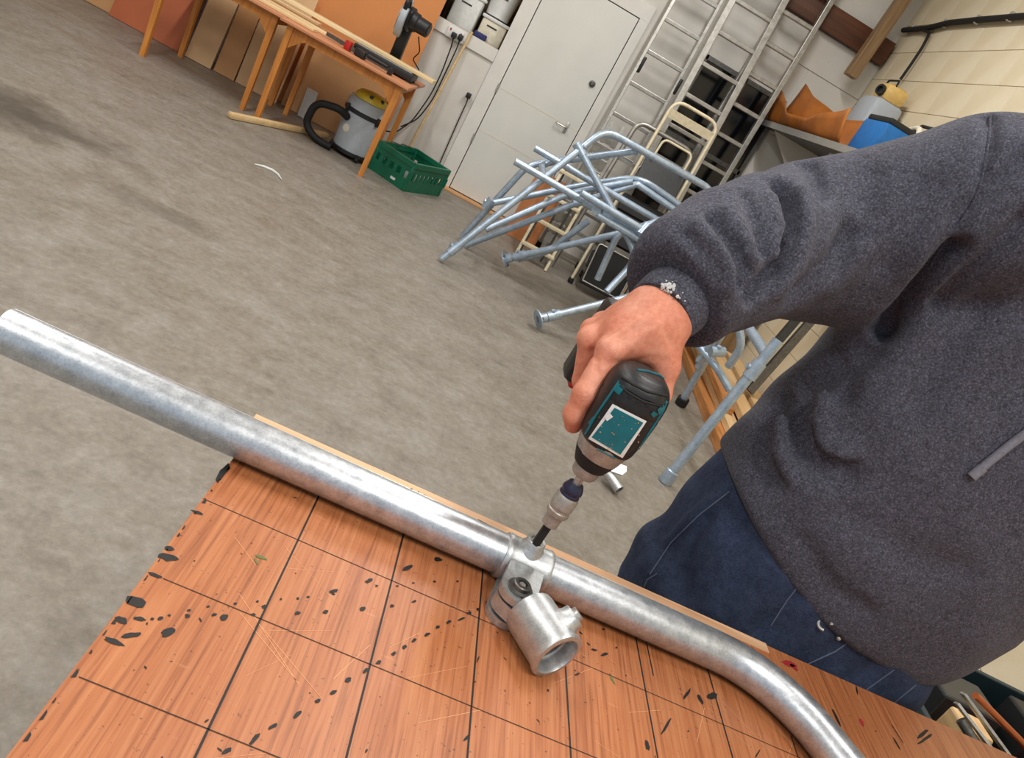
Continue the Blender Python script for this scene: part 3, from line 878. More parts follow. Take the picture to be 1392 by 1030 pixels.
hp = fillet([vc + Vector((-0.10, -0.14, 0.30)), vc + Vector((-0.17, -0.22, 0.34)), vc + Vector((-0.36, -0.20, 0.30)), vc + Vector((-0.38, -0.18, 0.10)), vc + Vector((-0.26, -0.20, 0.03)), vc + Vector((-0.12, -0.20, 0.03))], 0.12, 8)
m.tube(hp, 0.030, 12); m.build('hose', 'black_rubber', vac)
m = MB(); m.lathe([(0, 0.032), (0.004, 0.032), (0.005, 0.0)], vc + Vector((-0.0775, -0.1455, 0.22)), (-0.47, -0.88, -0.05), 18); m.build('round_sticker', 'strap_white', vac)
for s in (-1, 1):
    m = MB(); m.box(vc + Vector((0.13 * s, -0.125, 0.37)), (0.03, 0.03, 0.07), Matrix.Rotation(0.8 * s, 3, 'Z'), 0.006); m.build('clip', 'black_plastic', vac)

# ---------------------------------------------------------------- green crate
cu = Vector((0.34, -0.17, 0)).normalized(); cv = Vector((0.17, 0.34, 0)).normalized()
cc = Vector((-0.60, 6.76, 0))
crate = thing('plastic_crate', 'green plastic stacking crate with slotted sides on the floor', 'crate', cc)
CW, CD, CH = 0.39, 0.56, 0.23
def cpt(u, v, z): return cc + cu * u + cv * v + Vector((0, 0, z))
def cbar(m, p, q, w, h, up=(0, 0, 1)): m.beam(p, q, w, h, up)
m = MB(); rot = Matrix((cu, cv, Vector((0, 0, 1)))).transposed()
m.box(cc + Vector((0, 0, 0.008)), (CW - 0.05, CD - 0.05, 0.012), rot); m.build('bottom', 'green_plastic', crate, False)
def crate_side(a, b, slots):
    """side panel with a solid lower band, slots and a top rail"""
    a = Vector(a); b = Vector(b); d = (b - a); L = d.length; d.normalize()
    m = MB()
    m.beam(a + Vector((0, 0, 0.05)), b + Vector((0, 0, 0.05)), 0.008, 0.10)
    m.beam(a + Vector((0, 0, CH - 0.045)), b + Vector((0, 0, CH - 0.045)), 0.008, 0.05)
    n = slots
    for k in range(n + 1):
        p = a + d * (L * (k / n))
        m.beam(p + Vector((0, 0, 0.09)), p + Vector((0, 0, CH - 0.06)), 0.012, L / n * 0.48, d)
    m.beam(a + Vector((0, 0, CH)), b + Vector((0, 0, CH)), 0.026, 0.042)
    m.build('side_panel', 'green_plastic', crate, False)
hw, hd = CW / 2, CD / 2
crate_side(cpt(-hw, -hd, 0), cpt(hw, -hd, 0), 5)
crate_side(cpt(hw, -hd, 0), cpt(hw, hd, 0), 9)
crate_side(cpt(hw, hd, 0), cpt(-hw, hd, 0), 5)
crate_side(cpt(-hw, hd, 0), cpt(-hw, -hd, 0), 9)
for a, b in ((-1, -1), (1, -1), (1, 1), (-1, 1)):
    m = MB(); m.box(cpt(hw * a * 0.97, hd * b * 0.98, CH / 2), (0.03, 0.03, CH), rot, 0.006); m.build('corner_post', 'green_plastic', crate)
m = MB()
for v in (-0.20, -0.05): m.tube(fillet([cpt(-hw + 0.03, v, CH + 0.024), cpt(-hw - 0.01, v + .1, CH + 0.03), cpt(-hw + 0.02, v + 0.2, CH + 0.024)], 0.03), 0.004, 6)
m.build('bale_arm', 'steel_dark', crate)
m = MB(); m.box(cpt(0.06, -hd - 0.0065, 0.045), (0.05, 0.004, 0.02), rot); m.build('white_label', 'white_plastic', crate, False)
pp = MB().box(cpt(0.03, 0.10, 0.075), (0.16, 0.20, 0.12), rot, 0.01).build('parts_bag', 'white_plastic'); tag(pp, 'crumpled white bag lying inside the green crate', 'bag')

# ---------------------------------------------------------------- broom, cables, socket
d0 = Vector(aty(642, 43, YB - 0.037)); d1 = Vector(aty(585, 148, YB - 0.115)); dd = (d1 - d0).normalized()
bot = d0 + dd * ((d0.z - 0.05) / -dd.z)
br = thing('broom', 'broom with pale wooden handle leaning on the white wall', 'broom', (bot.x, bot.y, 0))
MB().cyl(bot, d0, 0.013, n=12).build('handle', 'pole_wood', br)
m = MB(); m.box(Vector((bot.x, bot.y, 0.075)), (0.30, 0.05, 0.04), None, 0.008); bh = m.build('head', 'timber_y', br, False)
m = MB(); m.box(Vector((bot.x, bot.y, 0.03)), (0.29, 0.06, 0.056)); m.build('bristles', 'black_rubber', bh, False)
sp = Vector(aty(619, 47, YB))
sk = thing('wall_socket', 'white double wall socket under the storage hatch', 'socket', (sp.x, YB, sp.z))
MB().box((sp.x, YB - 0.034, sp.z), (0.15, 0.022, 0.09), None, 0.005).build('face_plate', 'white_plastic', sk)
m = MB()
for s in (-1, 1): m.box((sp.x + 0.05 * s, YB - 0.046, sp.z + 0.025), (0.012, 0.006, 0.02))
m.build('rocker', 'red_plastic', sk, False)
def cable(px, label, r=0.006):
    pts = [Vector(aty(a, b, y)) for a, b, y in px]
    t = thing('power_cable', label, 'cable', pts[0])
    m = MB(); q = pts[0]
    m.box(q, (0.045, 0.04, 0.05), None, 0.008); m.build('plug', 'black_plastic', t)
    MB().tube(fillet(pts, 0.08, 5), r, 7).build('flex', 'black_rubber', t)
cable([(617, 48, YB - 0.063), (614, 62, YB - 0.066), (600, 100, YB - 0.06), (585, 130, YB - 0.08), (560, 165, YB - 0.15), (538, 180, YB - 0.3), (525, 178, YB - 0.4)], 'black power cable plugged in beside the broom, dropping behind the table')
cable([(626, 51, YB - 0.063), (621, 66, YB - 0.066), (605, 100, YB - 0.06), (588, 136, YB - 0.08), (568, 162, YB - 0.12), (545, 172, YB - 0.3)], 'black power cable plugged in at the socket end nearest the door, dropping behind the table')
cable([(637, 130, YB - 0.045), (634, 140, YB - 0.02), (622, 166, YB - 0.015), (605, 205, YB - 0.015), (596, 226, YB - 0.02)], 'thin black cable hanging down the white wall above the green crate', 0.005)

# ---------------------------------------------------------------- tubs in the hatch
def tub(cx, cy, z, w, d, h, mat, lid, label, rnd=True):
    t = thing('plastic_tub', label, 'tub', (cx, cy, z), 'tubs stored in the wall hatch')
    out = [(0, w * 0.42), (0.004, w * 0.44), (h * 0.9, w * 0.5), (h, w * 0.5)]
    if rnd:
        MB().lathe(out, (cx, cy, z), (0, 0, 1), 28, 1, d / w).build('tub_wall', mat, t)
        MB().lathe([(h * 0.97, w * 0.5), (h * 0.97, w * 0.53), (h + 0.02, w * 0.53), (h + 0.022, w * 0.48), (h + 0.012, 0)], (cx, cy, z), (0, 0, 1), 28, 1, d / w).build('lid', lid, t)
    else:
        MB().box((cx, cy, z + h / 2), (w, d, h), None, 0.02).build('tub_wall', mat, t)
        MB().box((cx, cy, z + h + 0.008), (w + 0.03, d + 0.03, 0.03), None, 0.01).build('lid', lid, t)
    m = MB(); m.box((cx - w * 0.05, cy - d / 2 - 0.001, z + h * 0.72), (w * 0.4, 0.006, 0.012)); m.build('grip', 'black_plastic', t, False)
HB = HZ0 - 0.01
tub(-0.835, YB + 0.30, HB, 0.25, 0.25, 0.30, 'white_plastic', 'white_plastic', 'white lidded tub with a dark slot, in the hatch above the plugs', False)
tub(-0.545, YB + 0.28, HB, 0.24, 0.24, 0.20, 'strap_white', 'white_plastic', 'low yellowish white tub at the door end of the hatch', False)
tub(-0.565, YB + 0.30, HB + 0.235, 0.25, 0.25, 0.24, 'white_plastic', 'yellow_plastic', 'round white tub with yellow lid on top of the low tub', True)
tub(-1.15, YB + 0.30, HB, 0.24, 0.24, 0.26, 'steel_sheet', 'black_plastic', 'dark grey tub behind the edge of the orange sheet', False)
o = MB().box((-0.615, YB + 0.10, HB + 0.036), (0.12, 0.05, 0.05), Matrix.Rotation(0.3, 3, 'Z'), 0.01).build('small_box', plain('navy_card', (40, 46, 100), 0.6)); tag(o, 'small navy blue box lying on the hatch sill', 'box')

# ---------------------------------------------------------------- ladders
def ladder(xl0, xr0, yb, xl1, xr1, yt, zt, sp, ph, label, mat='aluminium', sw=0.026, sd=0.07, rw=0.034):
    t = thing('ladder', label, 'ladder', ((xl0 + xr0) / 2, yb, 0), 'aluminium ladders leaning on the back wall')
    for a, b in ((xl0, xl1), (xr0, xr1)):
        st_ = MB().beam((a, yb, 0.0), (b, yt, zt), sw, sd, (0, -1, 0.1), 0.004).build('stile', mat, t, False)
        m = MB(); m.box((a, yb, 0.03), (sw + 0.02, sd + 0.012, 0.06), None, 0.006); m.build('foot', 'black_rubber', st_, False)
    z = ph
    while z < zt - 0.05:
        k = z / zt
        y = yb + (yt - yb) * k
        MB().beam((xl0 + (xl1 - xl0) * k, y, z), (xr0 + (xr1 - xr0) * k, y, z), rw, 0.036, bevel=0.006).build('rung', mat, t, False)
        z += sp
    return t
la = ladder(0.70, 1.12, 7.02, 0.74, 1.08, 7.42, 3.3, 0.285, 0.19, 'narrow aluminium ladder leaning beside the white door', sw=0.03, sd=0.055, rw=0.034)
for x, px in ((0.72, (872, 88)), (1.11, (921, 118))):
    p = Vector(aty(*px, 7.22)); m = MB(); m.box(p, (0.03, 0.05, 0.14), None, 0.01); m.build('catch', 'black_plastic', la)
ladder(1.17, 1.60, 6.78, 1.12, 1.50, 7.26, 3.4, 0.27, 0.13, 'broad bright aluminium ladder with deep stiles, the middle one of three', sw=0.055, sd=0.085, rw=0.06)
ladder(1.52, 1.88, 7.02, 1.56, 1.90, 7.36, 3.3, 0.27, 0.27, 'grey aluminium ladder with double rungs, leaning beside the wall shelf', sw=0.045, sd=0.07, rw=0.05)

# stepladder with a cream hoop and black treads
def hoop(pts, r, rad, n=10): return MB().tube(fillet(pts, rad, 6), r, n)
sl = thing('step_ladder', 'folding stepladder with cream hoop handle and black treads', 'stepladder', (1.24, 6.4, 0))
def slp(x, z, dy=0.0): return Vector((x, 6.36 + 0.16 * z + dy, z))
hoop([slp(1.02, 0.03), slp(1.06, 1.66), slp(1.48, 1.66), slp(1.46, 0.03)], 0.014, 0.11).build('front_frame', 'cream_paint', sl)
hoop([slp(1.05, 0.03, 0.12), slp(1.08, 1.10, 0.08), slp(1.45, 1.10, 0.08), slp(1.44, 0.03, 0.12)], 0.011, 0.06).build('rear_frame', 'steel_bright', sl)
for z in (0.26, 0.52, 0.78):
    MB().box(slp(1.25, z, -0.03), (0.38, 0.16, 0.035), Matrix.Rotation(0.9, 3, 'X'), 0.006).build('tread', 'black_rubber', sl, False)
MB().box(slp(1.26, 1.05, -0.03), (0.37, 0.27, 0.035), Matrix.Rotation(1.15, 3, 'X'), 0.006).build('platform', 'steel_sheet', sl, False)
hoop([slp(1.12, 1.18, -0.03), slp(1.13, 1.36, -0.03), slp(1.40, 1.36, -0.03), slp(1.40, 1.18, -0.03)], 0.010, 0.05).build('small_hoop', 'cream_paint', sl)
MB().beam(slp(1.06, 1.55), slp(1.47, 1.55), 0.012, 0.07, (0, -0.2, 1)).build('top_plate', 'cream_paint', sl, False)
for x in (1.02, 1.46):
    m = MB(); m.box(slp(x, 0.022), (0.045, 0.06, 0.044), None, 0.008); m.build('foot', 'black_rubber', sl)
# wire carrier on its front near the floor
hoop([slp(1.08, 0.10, -0.16), slp(1.06, 0.42, -0.14), slp(1.42, 0.42, -0.14), slp(1.42, 0.10, -0.16), slp(1.08, 0.10, -0.16)], 0.006, 0.03, 8).build('wire_guard', 'steel_bright', sl)
m = MB(); m.box(slp(1.25, 0.24, -0.10), (0.36, 0.07, 0.36), Matrix.Rotation(-0.16, 3, 'X'), 0.01); m.build('tool_tray', 'black_plastic', sl, False)

# folded aluminium work platform
fp = thing('work_platform', 'folded aluminium work platform with ribbed deck and grey hoop rail', 'platform', (0.95, 6.7, 0))
def fpp(x, z, dy=0.0): return Vector((x, 6.58 + 0.10 * z + dy, z))
hoop([fpp(0.84, 0.0), fpp(0.90, 1.38), fpp(1.43, 1.38), fpp(1.42, 0.0)], 0.02, 0.09).build('hoop_rail', 'aluminium', fp)
for x in (0.70, 0.80): MB().beam(fpp(x, 0.0, 0.05), fpp(x + 0.02, 1.28, 0.05), 0.03, 0.03, (0, 1, 0)).build('stile', 'aluminium', fp, False)
for k in range(9):
    z = 0.30 + k * 0.105
    MB().box(fpp(0.755, z, 0.02), (0.17, 0.014, 0.092), Matrix.Rotation(0.1, 3, 'X'), 0.004).build('deck_rib', 'aluminium', fp, False)
for z in (0.35, 0.7, 1.05):
    MB().beam(fpp(0.84, z, 0.03), fpp(1.41, z, 0.03), 0.02, 0.03).build('crossbar', 'aluminium', fp, False)

# small white stepladder and an orange board behind it
sw = thing('step_ladder', 'small white stepladder standing before the orange plywood offcut', 'stepladder', (0.70, 6.55, 0))
def swp(x, z, dy=0.0): return Vector((x, 6.30 + 0.30 * z + dy, z))
for x in (0.50, 0.78): MB().beam(swp(x, 0.0), swp(x + 0.03, 0.86), 0.022, 0.045, (0, -1, 0.2), 0.003).build('stile', 'cream_paint', sw, False)
for z in (0.12, 0.33, 0.54, 0.75): MB().beam(swp(0.50, z), swp(0.80, z), 0.08, 0.022, bevel=0.003).build('tread', 'cream_paint', sw, False)
for x in (0.54, 0.74): MB().beam(swp(x, 0.0, 0.26), swp(x + 0.02, 0.80, 0.04), 0.018, 0.03, (0, -1, 0.2)).build('rear_leg', 'steel_dark', sw, False)
sheet(0.36, 0.66, 6.88, 7.0, 0.62, 0.012, 'rust_ply', 'orange plywood offcut standing behind the small white stepladder', 0.02)

# ---------------------------------------------------------------- galvanised guard-rail frames
TR = 0.0242
def Q(px, py, y): return Vector(aty(px, py, y))
def G(px, py): return Vector(atz(px, py, TR))
gi = [0]
def rail_frame(label, tubes, fittings=(), flanges=(), r=TR):
    t = thing('guard_rail_frame', label, 'frame', (tubes[0][0].x, tubes[0][0].y, 0), 'galvanised guard rail frames')
    for pts in tubes:
        MB().tube(fillet(pts, 0.13, 7), r, 14).build('tube', 'galvanised_blue', t)
    for (p, d) in fittings:
        p = Vector(p); d = Vector(d).normalized()
        m = MB(); m.lathe([(-0.045, r + .001), (-0.045, r + .008), (0.045, r + .008), (0.045, r + .001)], p, d, 16)
        s = d.cross(Vector((0, 1, 0.3))).normalized()
        m.lathe([(r * 0.8, 0.016), (r + 0.018, 0.014), (r + 0.018, 0.0)], p, s, 12)
        m.build('clamp', 'galvanised_blue', t)
    for (p, d) in flanges:
        p = Vector(p); d = Vector(d).normalized()
        m = MB(); m.lathe([(0, 0.0), (0, 0.062), (0.008, 0.062), (0.010, 0.034), (0.06, 0.031), (0.06, 0.02)], p, d, 20); m.build('flange_foot', 'galvanised_blue', t)
        m = MB()
        x, y, a = frame_from(d)
        for q in (0.5, 2.6, 4.7): m.cyl(p + (x * math.cos(q) + y * math.sin(q)) * 0.048 + d * 0.006, p + (x * math.cos(q) + y * math.sin(q)) * 0.048 + d * 0.02, 0.008, n=6)
        m.build('bolt', 'steel_dark', t)
    return t
a0 = G(600, 352)
rail_frame('galvanised guard rail frame with the tallest arched top tube', [
    [a0, Q(786, 205, 5.32), Q(822, 176, 5.40), Q(975, 262, 5.52), Vector((1.86, 5.50, 0.03))],
    [Q(788, 203, 5.33), Q(868, 350, 5.22), Vector((1.06, 5.05, 0.35))],
    [Q(740, 243, 5.28), Q(735, 222, 5.66), Q(866, 205, 5.46)]],
    [(Q(788, 203, 5.33), Q(868, 350, 5.22) - Q(788, 203, 5.33)), (a0 + (Q(786, 205, 5.32) - a0).normalized() * 0.11, Q(786, 205, 5.32) - a0)],
    [])
rail_frame('galvanised frame whose bent leg starts behind the arched frame foot', [
    [G(628, 322), Q(716, 226, 5.80), Q(745, 219, 5.84), Q(800, 212, 5.86)],
    [Q(664, 277, 5.75), Q(790, 252, 5.80), Q(868, 240, 5.70), Q(930, 283, 5.71), Q(944, 312, 5.73), Vector((1.66, 5.75, 0.03))]],
    [(Q(664, 277, 5.75), Q(716, 226, 5.8) - G(628, 322))])
rail_frame('galvanised frame with twin low sloping tubes ending on the floor', [
    [G(634, 333), Q(788, 274, 5.63), Q(860, 252, 5.66), Q(866, 250, 5.66), Q(924, 290, 5.66), Q(936, 318, 5.67)],
    [Q(660, 312, 5.50), Q(775, 262, 5.66), Q(860, 246, 5.64)]],
    [(Q(788, 274, 5.63), Q(860, 252, 5.66) - Q(788, 274, 5.63))])
rail_frame('galvanised frame of long straight rails clamped together', [
    [Q(700, 219, 5.14), Q(800, 277, 5.18), Q(930, 350, 5.23), Q(1010, 395, 5.26)],
    [Q(727, 201, 5.56), Q(820, 256, 5.58), Q(960, 338, 5.60)],
    [Q(790, 262, 5.10), Q(850, 298, 5.12), Q(940, 352, 5.15)], [Q(812, 292, 5.13), Q(860, 320, 5.145), Q(930, 360, 5.175)]],
    [(Q(800, 277, 5.18), Q(930, 350, 5.23) - Q(800, 277, 5.18)), (Q(812, 284, 5.17), (0.2, 1, 0.1)), (Q(826, 292, 5.19), Q(930, 350, 5.23) - Q(800, 277, 5.18)), (Q(875, 312, 5.13), (0.3, 0.5, 1))])
e0 = Q(686, 352, 5.56); e1 = Q(848, 316, 5.40)
rail_frame('galvanised frame with a flange foot resting beside the small stepladder', [
    [e0, e1, Q(905, 297, 5.42), Q(918, 300, 5.43), Q(960, 336, 5.44)],
    [Q(704, 352, 5.62), Q(742, 344, 5.60), Q(800, 300, 5.5)],
    [Q(812, 380, 5.40), Q(838, 322, 5.40), Q(850, 314, 5.40)]],
    [(e0 + (e1 - e0).normalized() * 0.12, e1 - e0)], [(e0, e1 - e0)])
f0 = Vector(atz(731, 434, 0.065)); f1 = Q(850, 405, 4.95)
rail_frame('galvanised frame with the flange foot furthest out on the open floor', [
    [f0, f1, Q(905, 388, 4.98), Q(960, 430, 4.95), Vector((1.55, 4.9, 0.03))],
    [Q(868, 345, 5.08), Q(882, 380, 5.02), Q(893, 392, 4.98)]],
    [(f0 + (f1 - f0).normalized() * 0.11, f1 - f0)], [(f0, f1 - f0)])
# frames to the right, seen under the raised arm
h0 = Vector((1.452, 3.372, 0.0)); h1 = Q(1058, 462, 3.44)
rail_frame('galvanised post with a socketed top standing in front of the timber pile', [
    [h0, h1], [h0 + (h1 - h0) * 0.90, Q(1005, 426, 4.0), Q(985, 405, 4.2)]],
    [(h0 + (h1 - h0) * 0.80, h1 - h0)], [], 0.026)
m = MB(); m.lathe([(0, 0.0), (0, 0.033), (0.01, 0.036), (0.07, 0.034), (0.075, 0.028)], h0, (h1 - h0), 20); m.build('post_foot', 'galvanised_blue', bpy.data.objects['guard_rail_frame.006'])
k0 = Vector(atz(927, 546, 0.03)); k1 = Q(958, 492, 4.6)
rail_frame('galvanised frame with a black capped foot beside the timber pile', [
    [k0, k1, Q(990, 440, 4.5), Q(985, 400, 4.6)],
    [Q(950, 470, 4.55), Q(975, 500, 4.45), Q(992, 530, 4.4)],
    [Q(1000, 430, 4.3), Q(1010, 470, 4.25), Q(990, 498, 4.3)],
    [Q(962, 436, 4.7), Q(960, 475, 4.6)],
    [Q(978, 430, 4.5), Q(968, 468, 4.5), Q(950, 490, 4.55)]],
    [(Q(975, 478, 4.42), (1, 0.3, 0.4)), (Q(955, 492, 4.58), k1 - k0)])
m = MB(); m.cyl(k0 - (k1 - k0).normalized() * 0.02, k0 + (k1 - k0).normalized() * 0.03, 0.04, n=18); m.build('foot_cap', 'black_rubber', bpy.data.objects['guard_rail_frame.007'])
# loose clamp on the floor, seen beyond the driver
lc = thing('pipe_clamp', 'loose galvanised clamp with a stub of tube on the concrete floor', 'fitting', (1.14, 3.14, 0))
q0 = Vector(atz(824, 640, 0.05)); q1 = Vector(atz(842, 666, 0.03))
m = MB(); m.tube([q0, q1], 0.024, 20, inner=0.019); m.build('stub', 'galvanised_cast', lc)
m = MB(); m.prism([(-0.06, -0.03), (0.05, -0.03), (0.06, 0), (0.05, 0.03), (-0.06, 0.03)], q0 + Vector((0.02, 0.0, 0.03)), (0.9, -0.1, 0.15), (0.2, 0.8, 0.4), 0.008); m.build('plate', 'galvanised_cast', lc)

# ---------------------------------------------------------------- timber pile along the right wall
def timber(p0, p1, w, h, mat, label):
    o = MB().beam(p0, p1, w, h, bevel=0.003).build('timber', mat, None, False); tag(o, label, 'timber', 'timber lengths piled by the right wall')
TB = 'timber_y'
timber((1.97, 3.86, 0.035), (2.08, 6.2, 0.035), 0.09, 0.068, TB, 'brown timber length lying on the floor at the edge of the pile')
timber((2.07, 3.78, 0.035), (2.19, 6.2, 0.035), 0.09, 0.068, TB, 'orange-brown timber length on the floor, second from the pile edge')
timber((2.17, 3.95, 0.030), (2.30, 6.2, 0.030), 0.09, 0.058, 'pine_y', 'pale pine length on the floor inside the pile')
timber((2.30, 3.8, 0.035), (2.42, 6.2, 0.035), 0.11, 0.068, TB, 'brown timber length on the floor next to the wall end of the pile')
timber((2.43, 3.8, 0.04), (2.54, 6.2, 0.04), 0.10, 0.078, 'pine_y', 'pale pine length on the floor against the block wall')
timber((2.05, 4.05, 0.095), (2.16, 6.1, 0.095), 0.10, 0.046, 'pine_y', 'pale pine board lying on the brown lengths')
timber((2.17, 3.9, 0.10), (2.28, 6.1, 0.10), 0.08, 0.055, TB, 'orange-brown board lying on the pale pine length')
timber((2.30, 4.0, 0.105), (2.42, 6.1, 0.105), 0.11, 0.06, 'pine_y', 'broad pale pine board on the second layer')
timber((2.45, 3.9, 0.111), (2.55, 6.1, 0.111), 0.09, 0.062, TB, 'brown board on the second layer by the wall')
timber((2.15, 4.15, 0.160), (2.27, 6.0, 0.160), 0.12, 0.05, 'pine_y', 'pale pine board on the third layer')
timber((2.32, 4.1, 0.170), (2.43, 6.0, 0.170), 0.13, 0.05, 'pine_y', 'wide pale pine plank on top of the pile')
timber((2.06, 4.6, 0.14), (2.02, 6.0, 0.26), 0.07, 0.04, TB, 'brown batten propped at a slant on the pile')
bx = thing('wooden_box', 'open brown wooden box standing behind the timber pile', 'box', (2.2, 6.6, 0))
m = MB()
for (c, s) in (((2.2, 6.34, 0.42), (0.75, 0.03, 0.84)), ((2.2, 6.86, 0.42), (0.75, 0.03, 0.84)), ((1.84, 6.6, 0.42), (0.03, 0.5, 0.84)), ((2.56, 6.6, 0.42), (0.03, 0.5, 0.84))):
    MB().box(c, s, None, 0.003).build('box_side', 'timber_z', bx, False)
MB().box((2.2, 6.6, 0.03), (0.7, 0.5, 0.03)).build('box_bottom', TB, bx, False)
for i, (x, lean, mt, lb) in enumerate(((2.45, 0.10, 'steel_sheet', 'dark grey metal channel leaning upright by the block wall'), (2.53, 0.06, 'steel_dark', 'slim grey metal channel leaning upright by the block wall'))):
    o = MB().beam((x - 0.25, 5.0, 0.22), (x + 0.02, 5.3 + lean, 1.15), 0.06, 0.03, (0, 1, 0)).build('metal_channel', mt, None, False); tag(o, lb, 'channel', 'metal channels by the right wall')

# ---------------------------------------------------------------- wall shelf and what stands on it
SZ = 1.90
sh = thing('wall_shelf', 'dark steel shelf with a bright front edge on the cream block wall', 'shelf', (2.3, 6.3, SZ))
out = [(1.95, 7.44), (2.10, 5.30), (XR - 0.012, 5.30), (XR - 0.012, 7.44)]
MB().prism(out[::-1], (0, 0, SZ - 0.03), (1, 0, 0), (0, 1, 0), 0.03).build('shelf_plate', 'steel_sheet', sh, False)
MB().beam((1.945, 7.44, SZ - 0.012), (2.095, 5.30, SZ - 0.012), 0.012, 0.05).build('front_edge', 'steel_bright', sh, False)
for y in (7.2, 6.2, 5.45):
    MB().prism([(0, 0), (-0.40, 0), (-0.40, -0.03), (-0.03, -0.30), (0, -0.30)] if y < 7 else [(0, 0), (-0.58, 0), (0, -0.46)], (XR - 0.012, y, SZ - 0.03), (1, 0, 0), (0, 0, 1), 0.012).build('bracket', 'white_paint', sh, False)
# tan leather hide: a trough-shaped sheet, curled up at its end
LT = 0.012
def hide():
    m = MB()
    nU, nV = 26, 14
    P = []
    for i in range(nU + 1):
        u = i / nU
        y = 7.38 - 1.53 * u
        wd = 0.07 + 0.06 * min(1, u * 3)
        xc = 1.955 + 0.105 * u + wd
        hf_ = float(np.interp(y, [5.8, 6.1, 6.5, 6.9, 7.15, 7.38], [0.26, 0.20, 0.11, 0.10, 0.20, 0.30]))
        hb_ = float(np.interp(y, [5.8, 6.1, 6.5, 6.9, 7.15, 7.28, 7.38], [0.30, 0.28, 0.22, 0.30, 0.34, 0.38, 0.42]))
        curl = 0.0
        rowp = []
        for j in range(nV + 1):
            v = j / nV * 2 - 1
            x = xc + (1 if v > 0 else -1) * (abs(v) ** 0.55) * wd
            z = SZ + 0.012 + (abs(v) ** 1.9) * (hf_ if v < 0 else hb_)
            yy = y + 0.02 * math.sin(v * 5 + u * 7)
            rowp.append(Vector((x + 0.015 * math.sin(u * 17 + v), yy, z)))
        P.append(rowp)
    vs = [p for r in P for p in r]; N = nV + 1
    fs = [(i * N + j, i * N + j + 1, (i + 1) * N + j + 1, (i + 1) * N + j) for i in range(nU) for j in range(nV)]
    m.add(vs, fs)
    o = m.build('leather_hide', 'leather', None, True, None)
    md = o.modifiers.new('thickness', 'SOLIDIFY'); md.thickness = 0.006; md.offset = 1
    return tag(o, 'curled tan leather hide lying along the wall shelf', 'hide')
hide()
bb = thing('tool_box', 'blue tool case with a cream carrying strap on the wall shelf', 'case', (2.35, 5.62, SZ))
MB().box((2.36, 5.62, SZ + 0.125), (0.40, 0.36, 0.25), Matrix.Rotation(0.06, 3, 'Z'), 0.025).build('case_body', 'blue_plastic', bb)
MB().box((2.36, 5.62, SZ + 0.265), (0.38, 0.34, 0.04), Matrix.Rotation(0.06, 3, 'Z'), 0.012).build('lid', 'black_plastic', bb)
hoop([(2.40, 5.43, SZ + 0.06), (2.39, 5.42, SZ + 0.28), (2.44, 5.60, SZ + 0.34), (2.44, 5.80, SZ + 0.28)], 0.02, 0.09).build('strap', 'strap_white', bb)
hoop([(2.50, 5.45, SZ + 0.26), (2.50, 5.43, SZ + 0.36), (2.52, 5.78, SZ + 0.38), (2.52, 5.80, SZ + 0.28)], 0.012, 0.06).build('handle', 'black_plastic', bb)
MB().box((2.22, 5.437, SZ + 0.19), (0.05, 0.004, 0.03), Matrix.Rotation(0.06, 3, 'Z')).build('badge', 'white_plastic', bb, False)
mc = thing('dust_extractor', 'grey and yellow motor unit standing behind the leather hide', 'motor unit', (2.47, 6.5, SZ))
MB().box((2.47, 6.50, SZ + 0.25), (0.26, 0.34, 0.50), None, 0.05).build('housing', 'grey_plastic', mc)
MB().box((2.47, 6.46, SZ + 0.55), (0.20, 0.24, 0.14), None, 0.05).build('yellow_cap', 'tan_plastic', mc)
MB().lathe([(0, 0.04), (0.03, 0.04), (0.03, 0.025), (0.01, 0.02)], (2.37, 6.40, SZ + 0.54), (-1, -0.5, 0), 18).build('inlet', 'black_plastic', mc)
hoop([(2.43, 6.36, SZ + 0.60), (2.43, 6.36, SZ + 0.65), (2.43, 6.56, SZ + 0.65), (2.43, 6.56, SZ + 0.60)], 0.008, 0.04, 8).build('wire_handle', 'black_rubber', mc)

# timber prop hanging in the corner, conduit on the block wall
o = MB().beam(aty(1155, 104, 7.25), np.array([aty(1155, 104, 7.25)[0] + 0.05, 7.25, ZC - 0.001]), 0.10, 0.10, (0, 1, 0), 0.006).build('trim_6', 'timber_z', None, False); struct(o)
cd = thing('conduit', 'black cable run clipped along the cream block wall with a drop', 'cable', (XR, 6.4, 3.0))
xw = XR - 0.045
m = MB(); m.tube([Vector(atx(a, b, xw)) for a, b in ((1228, 41), (1240, 40), (1262, 38), (1290, 31), (1330, 27), (1392, 22), (1460, 17), (1560, 6))], 0.022, 8); m.build('main_run', 'black_rubber', cd)
m = MB(); m.tube(fillet([Vector(atx(a, b, xw)) for a, b in ((1252, 40), (1264, 44), (1254, 64), (1238, 88), (1224, 108))], 0.04), 0.012, 8); m.build('drop', 'black_rubber', cd)
for a, b in ((1240, 39), (1285, 32), (1330, 27), (1375, 23)):
    MB().box(Vector(atx(a, b, xw + 0.01)), (0.04, 0.03, 0.06), None, 0.005).build('clip', 'steel_bright', cd)

# white wood shaving on the floor
pts = [Vector(atz(a, b, 0.006)) for a, b in ((346, 223), (358, 226), (370, 231), (378, 237), (383, 244))]
o = MB().tube(pts, [0.003, 0.009, 0.010, 0.008, 0.002], 6).build('wood_shaving', 'white_plastic'); tag(o, 'thin white shaving lying on the bare concrete', 'shaving')

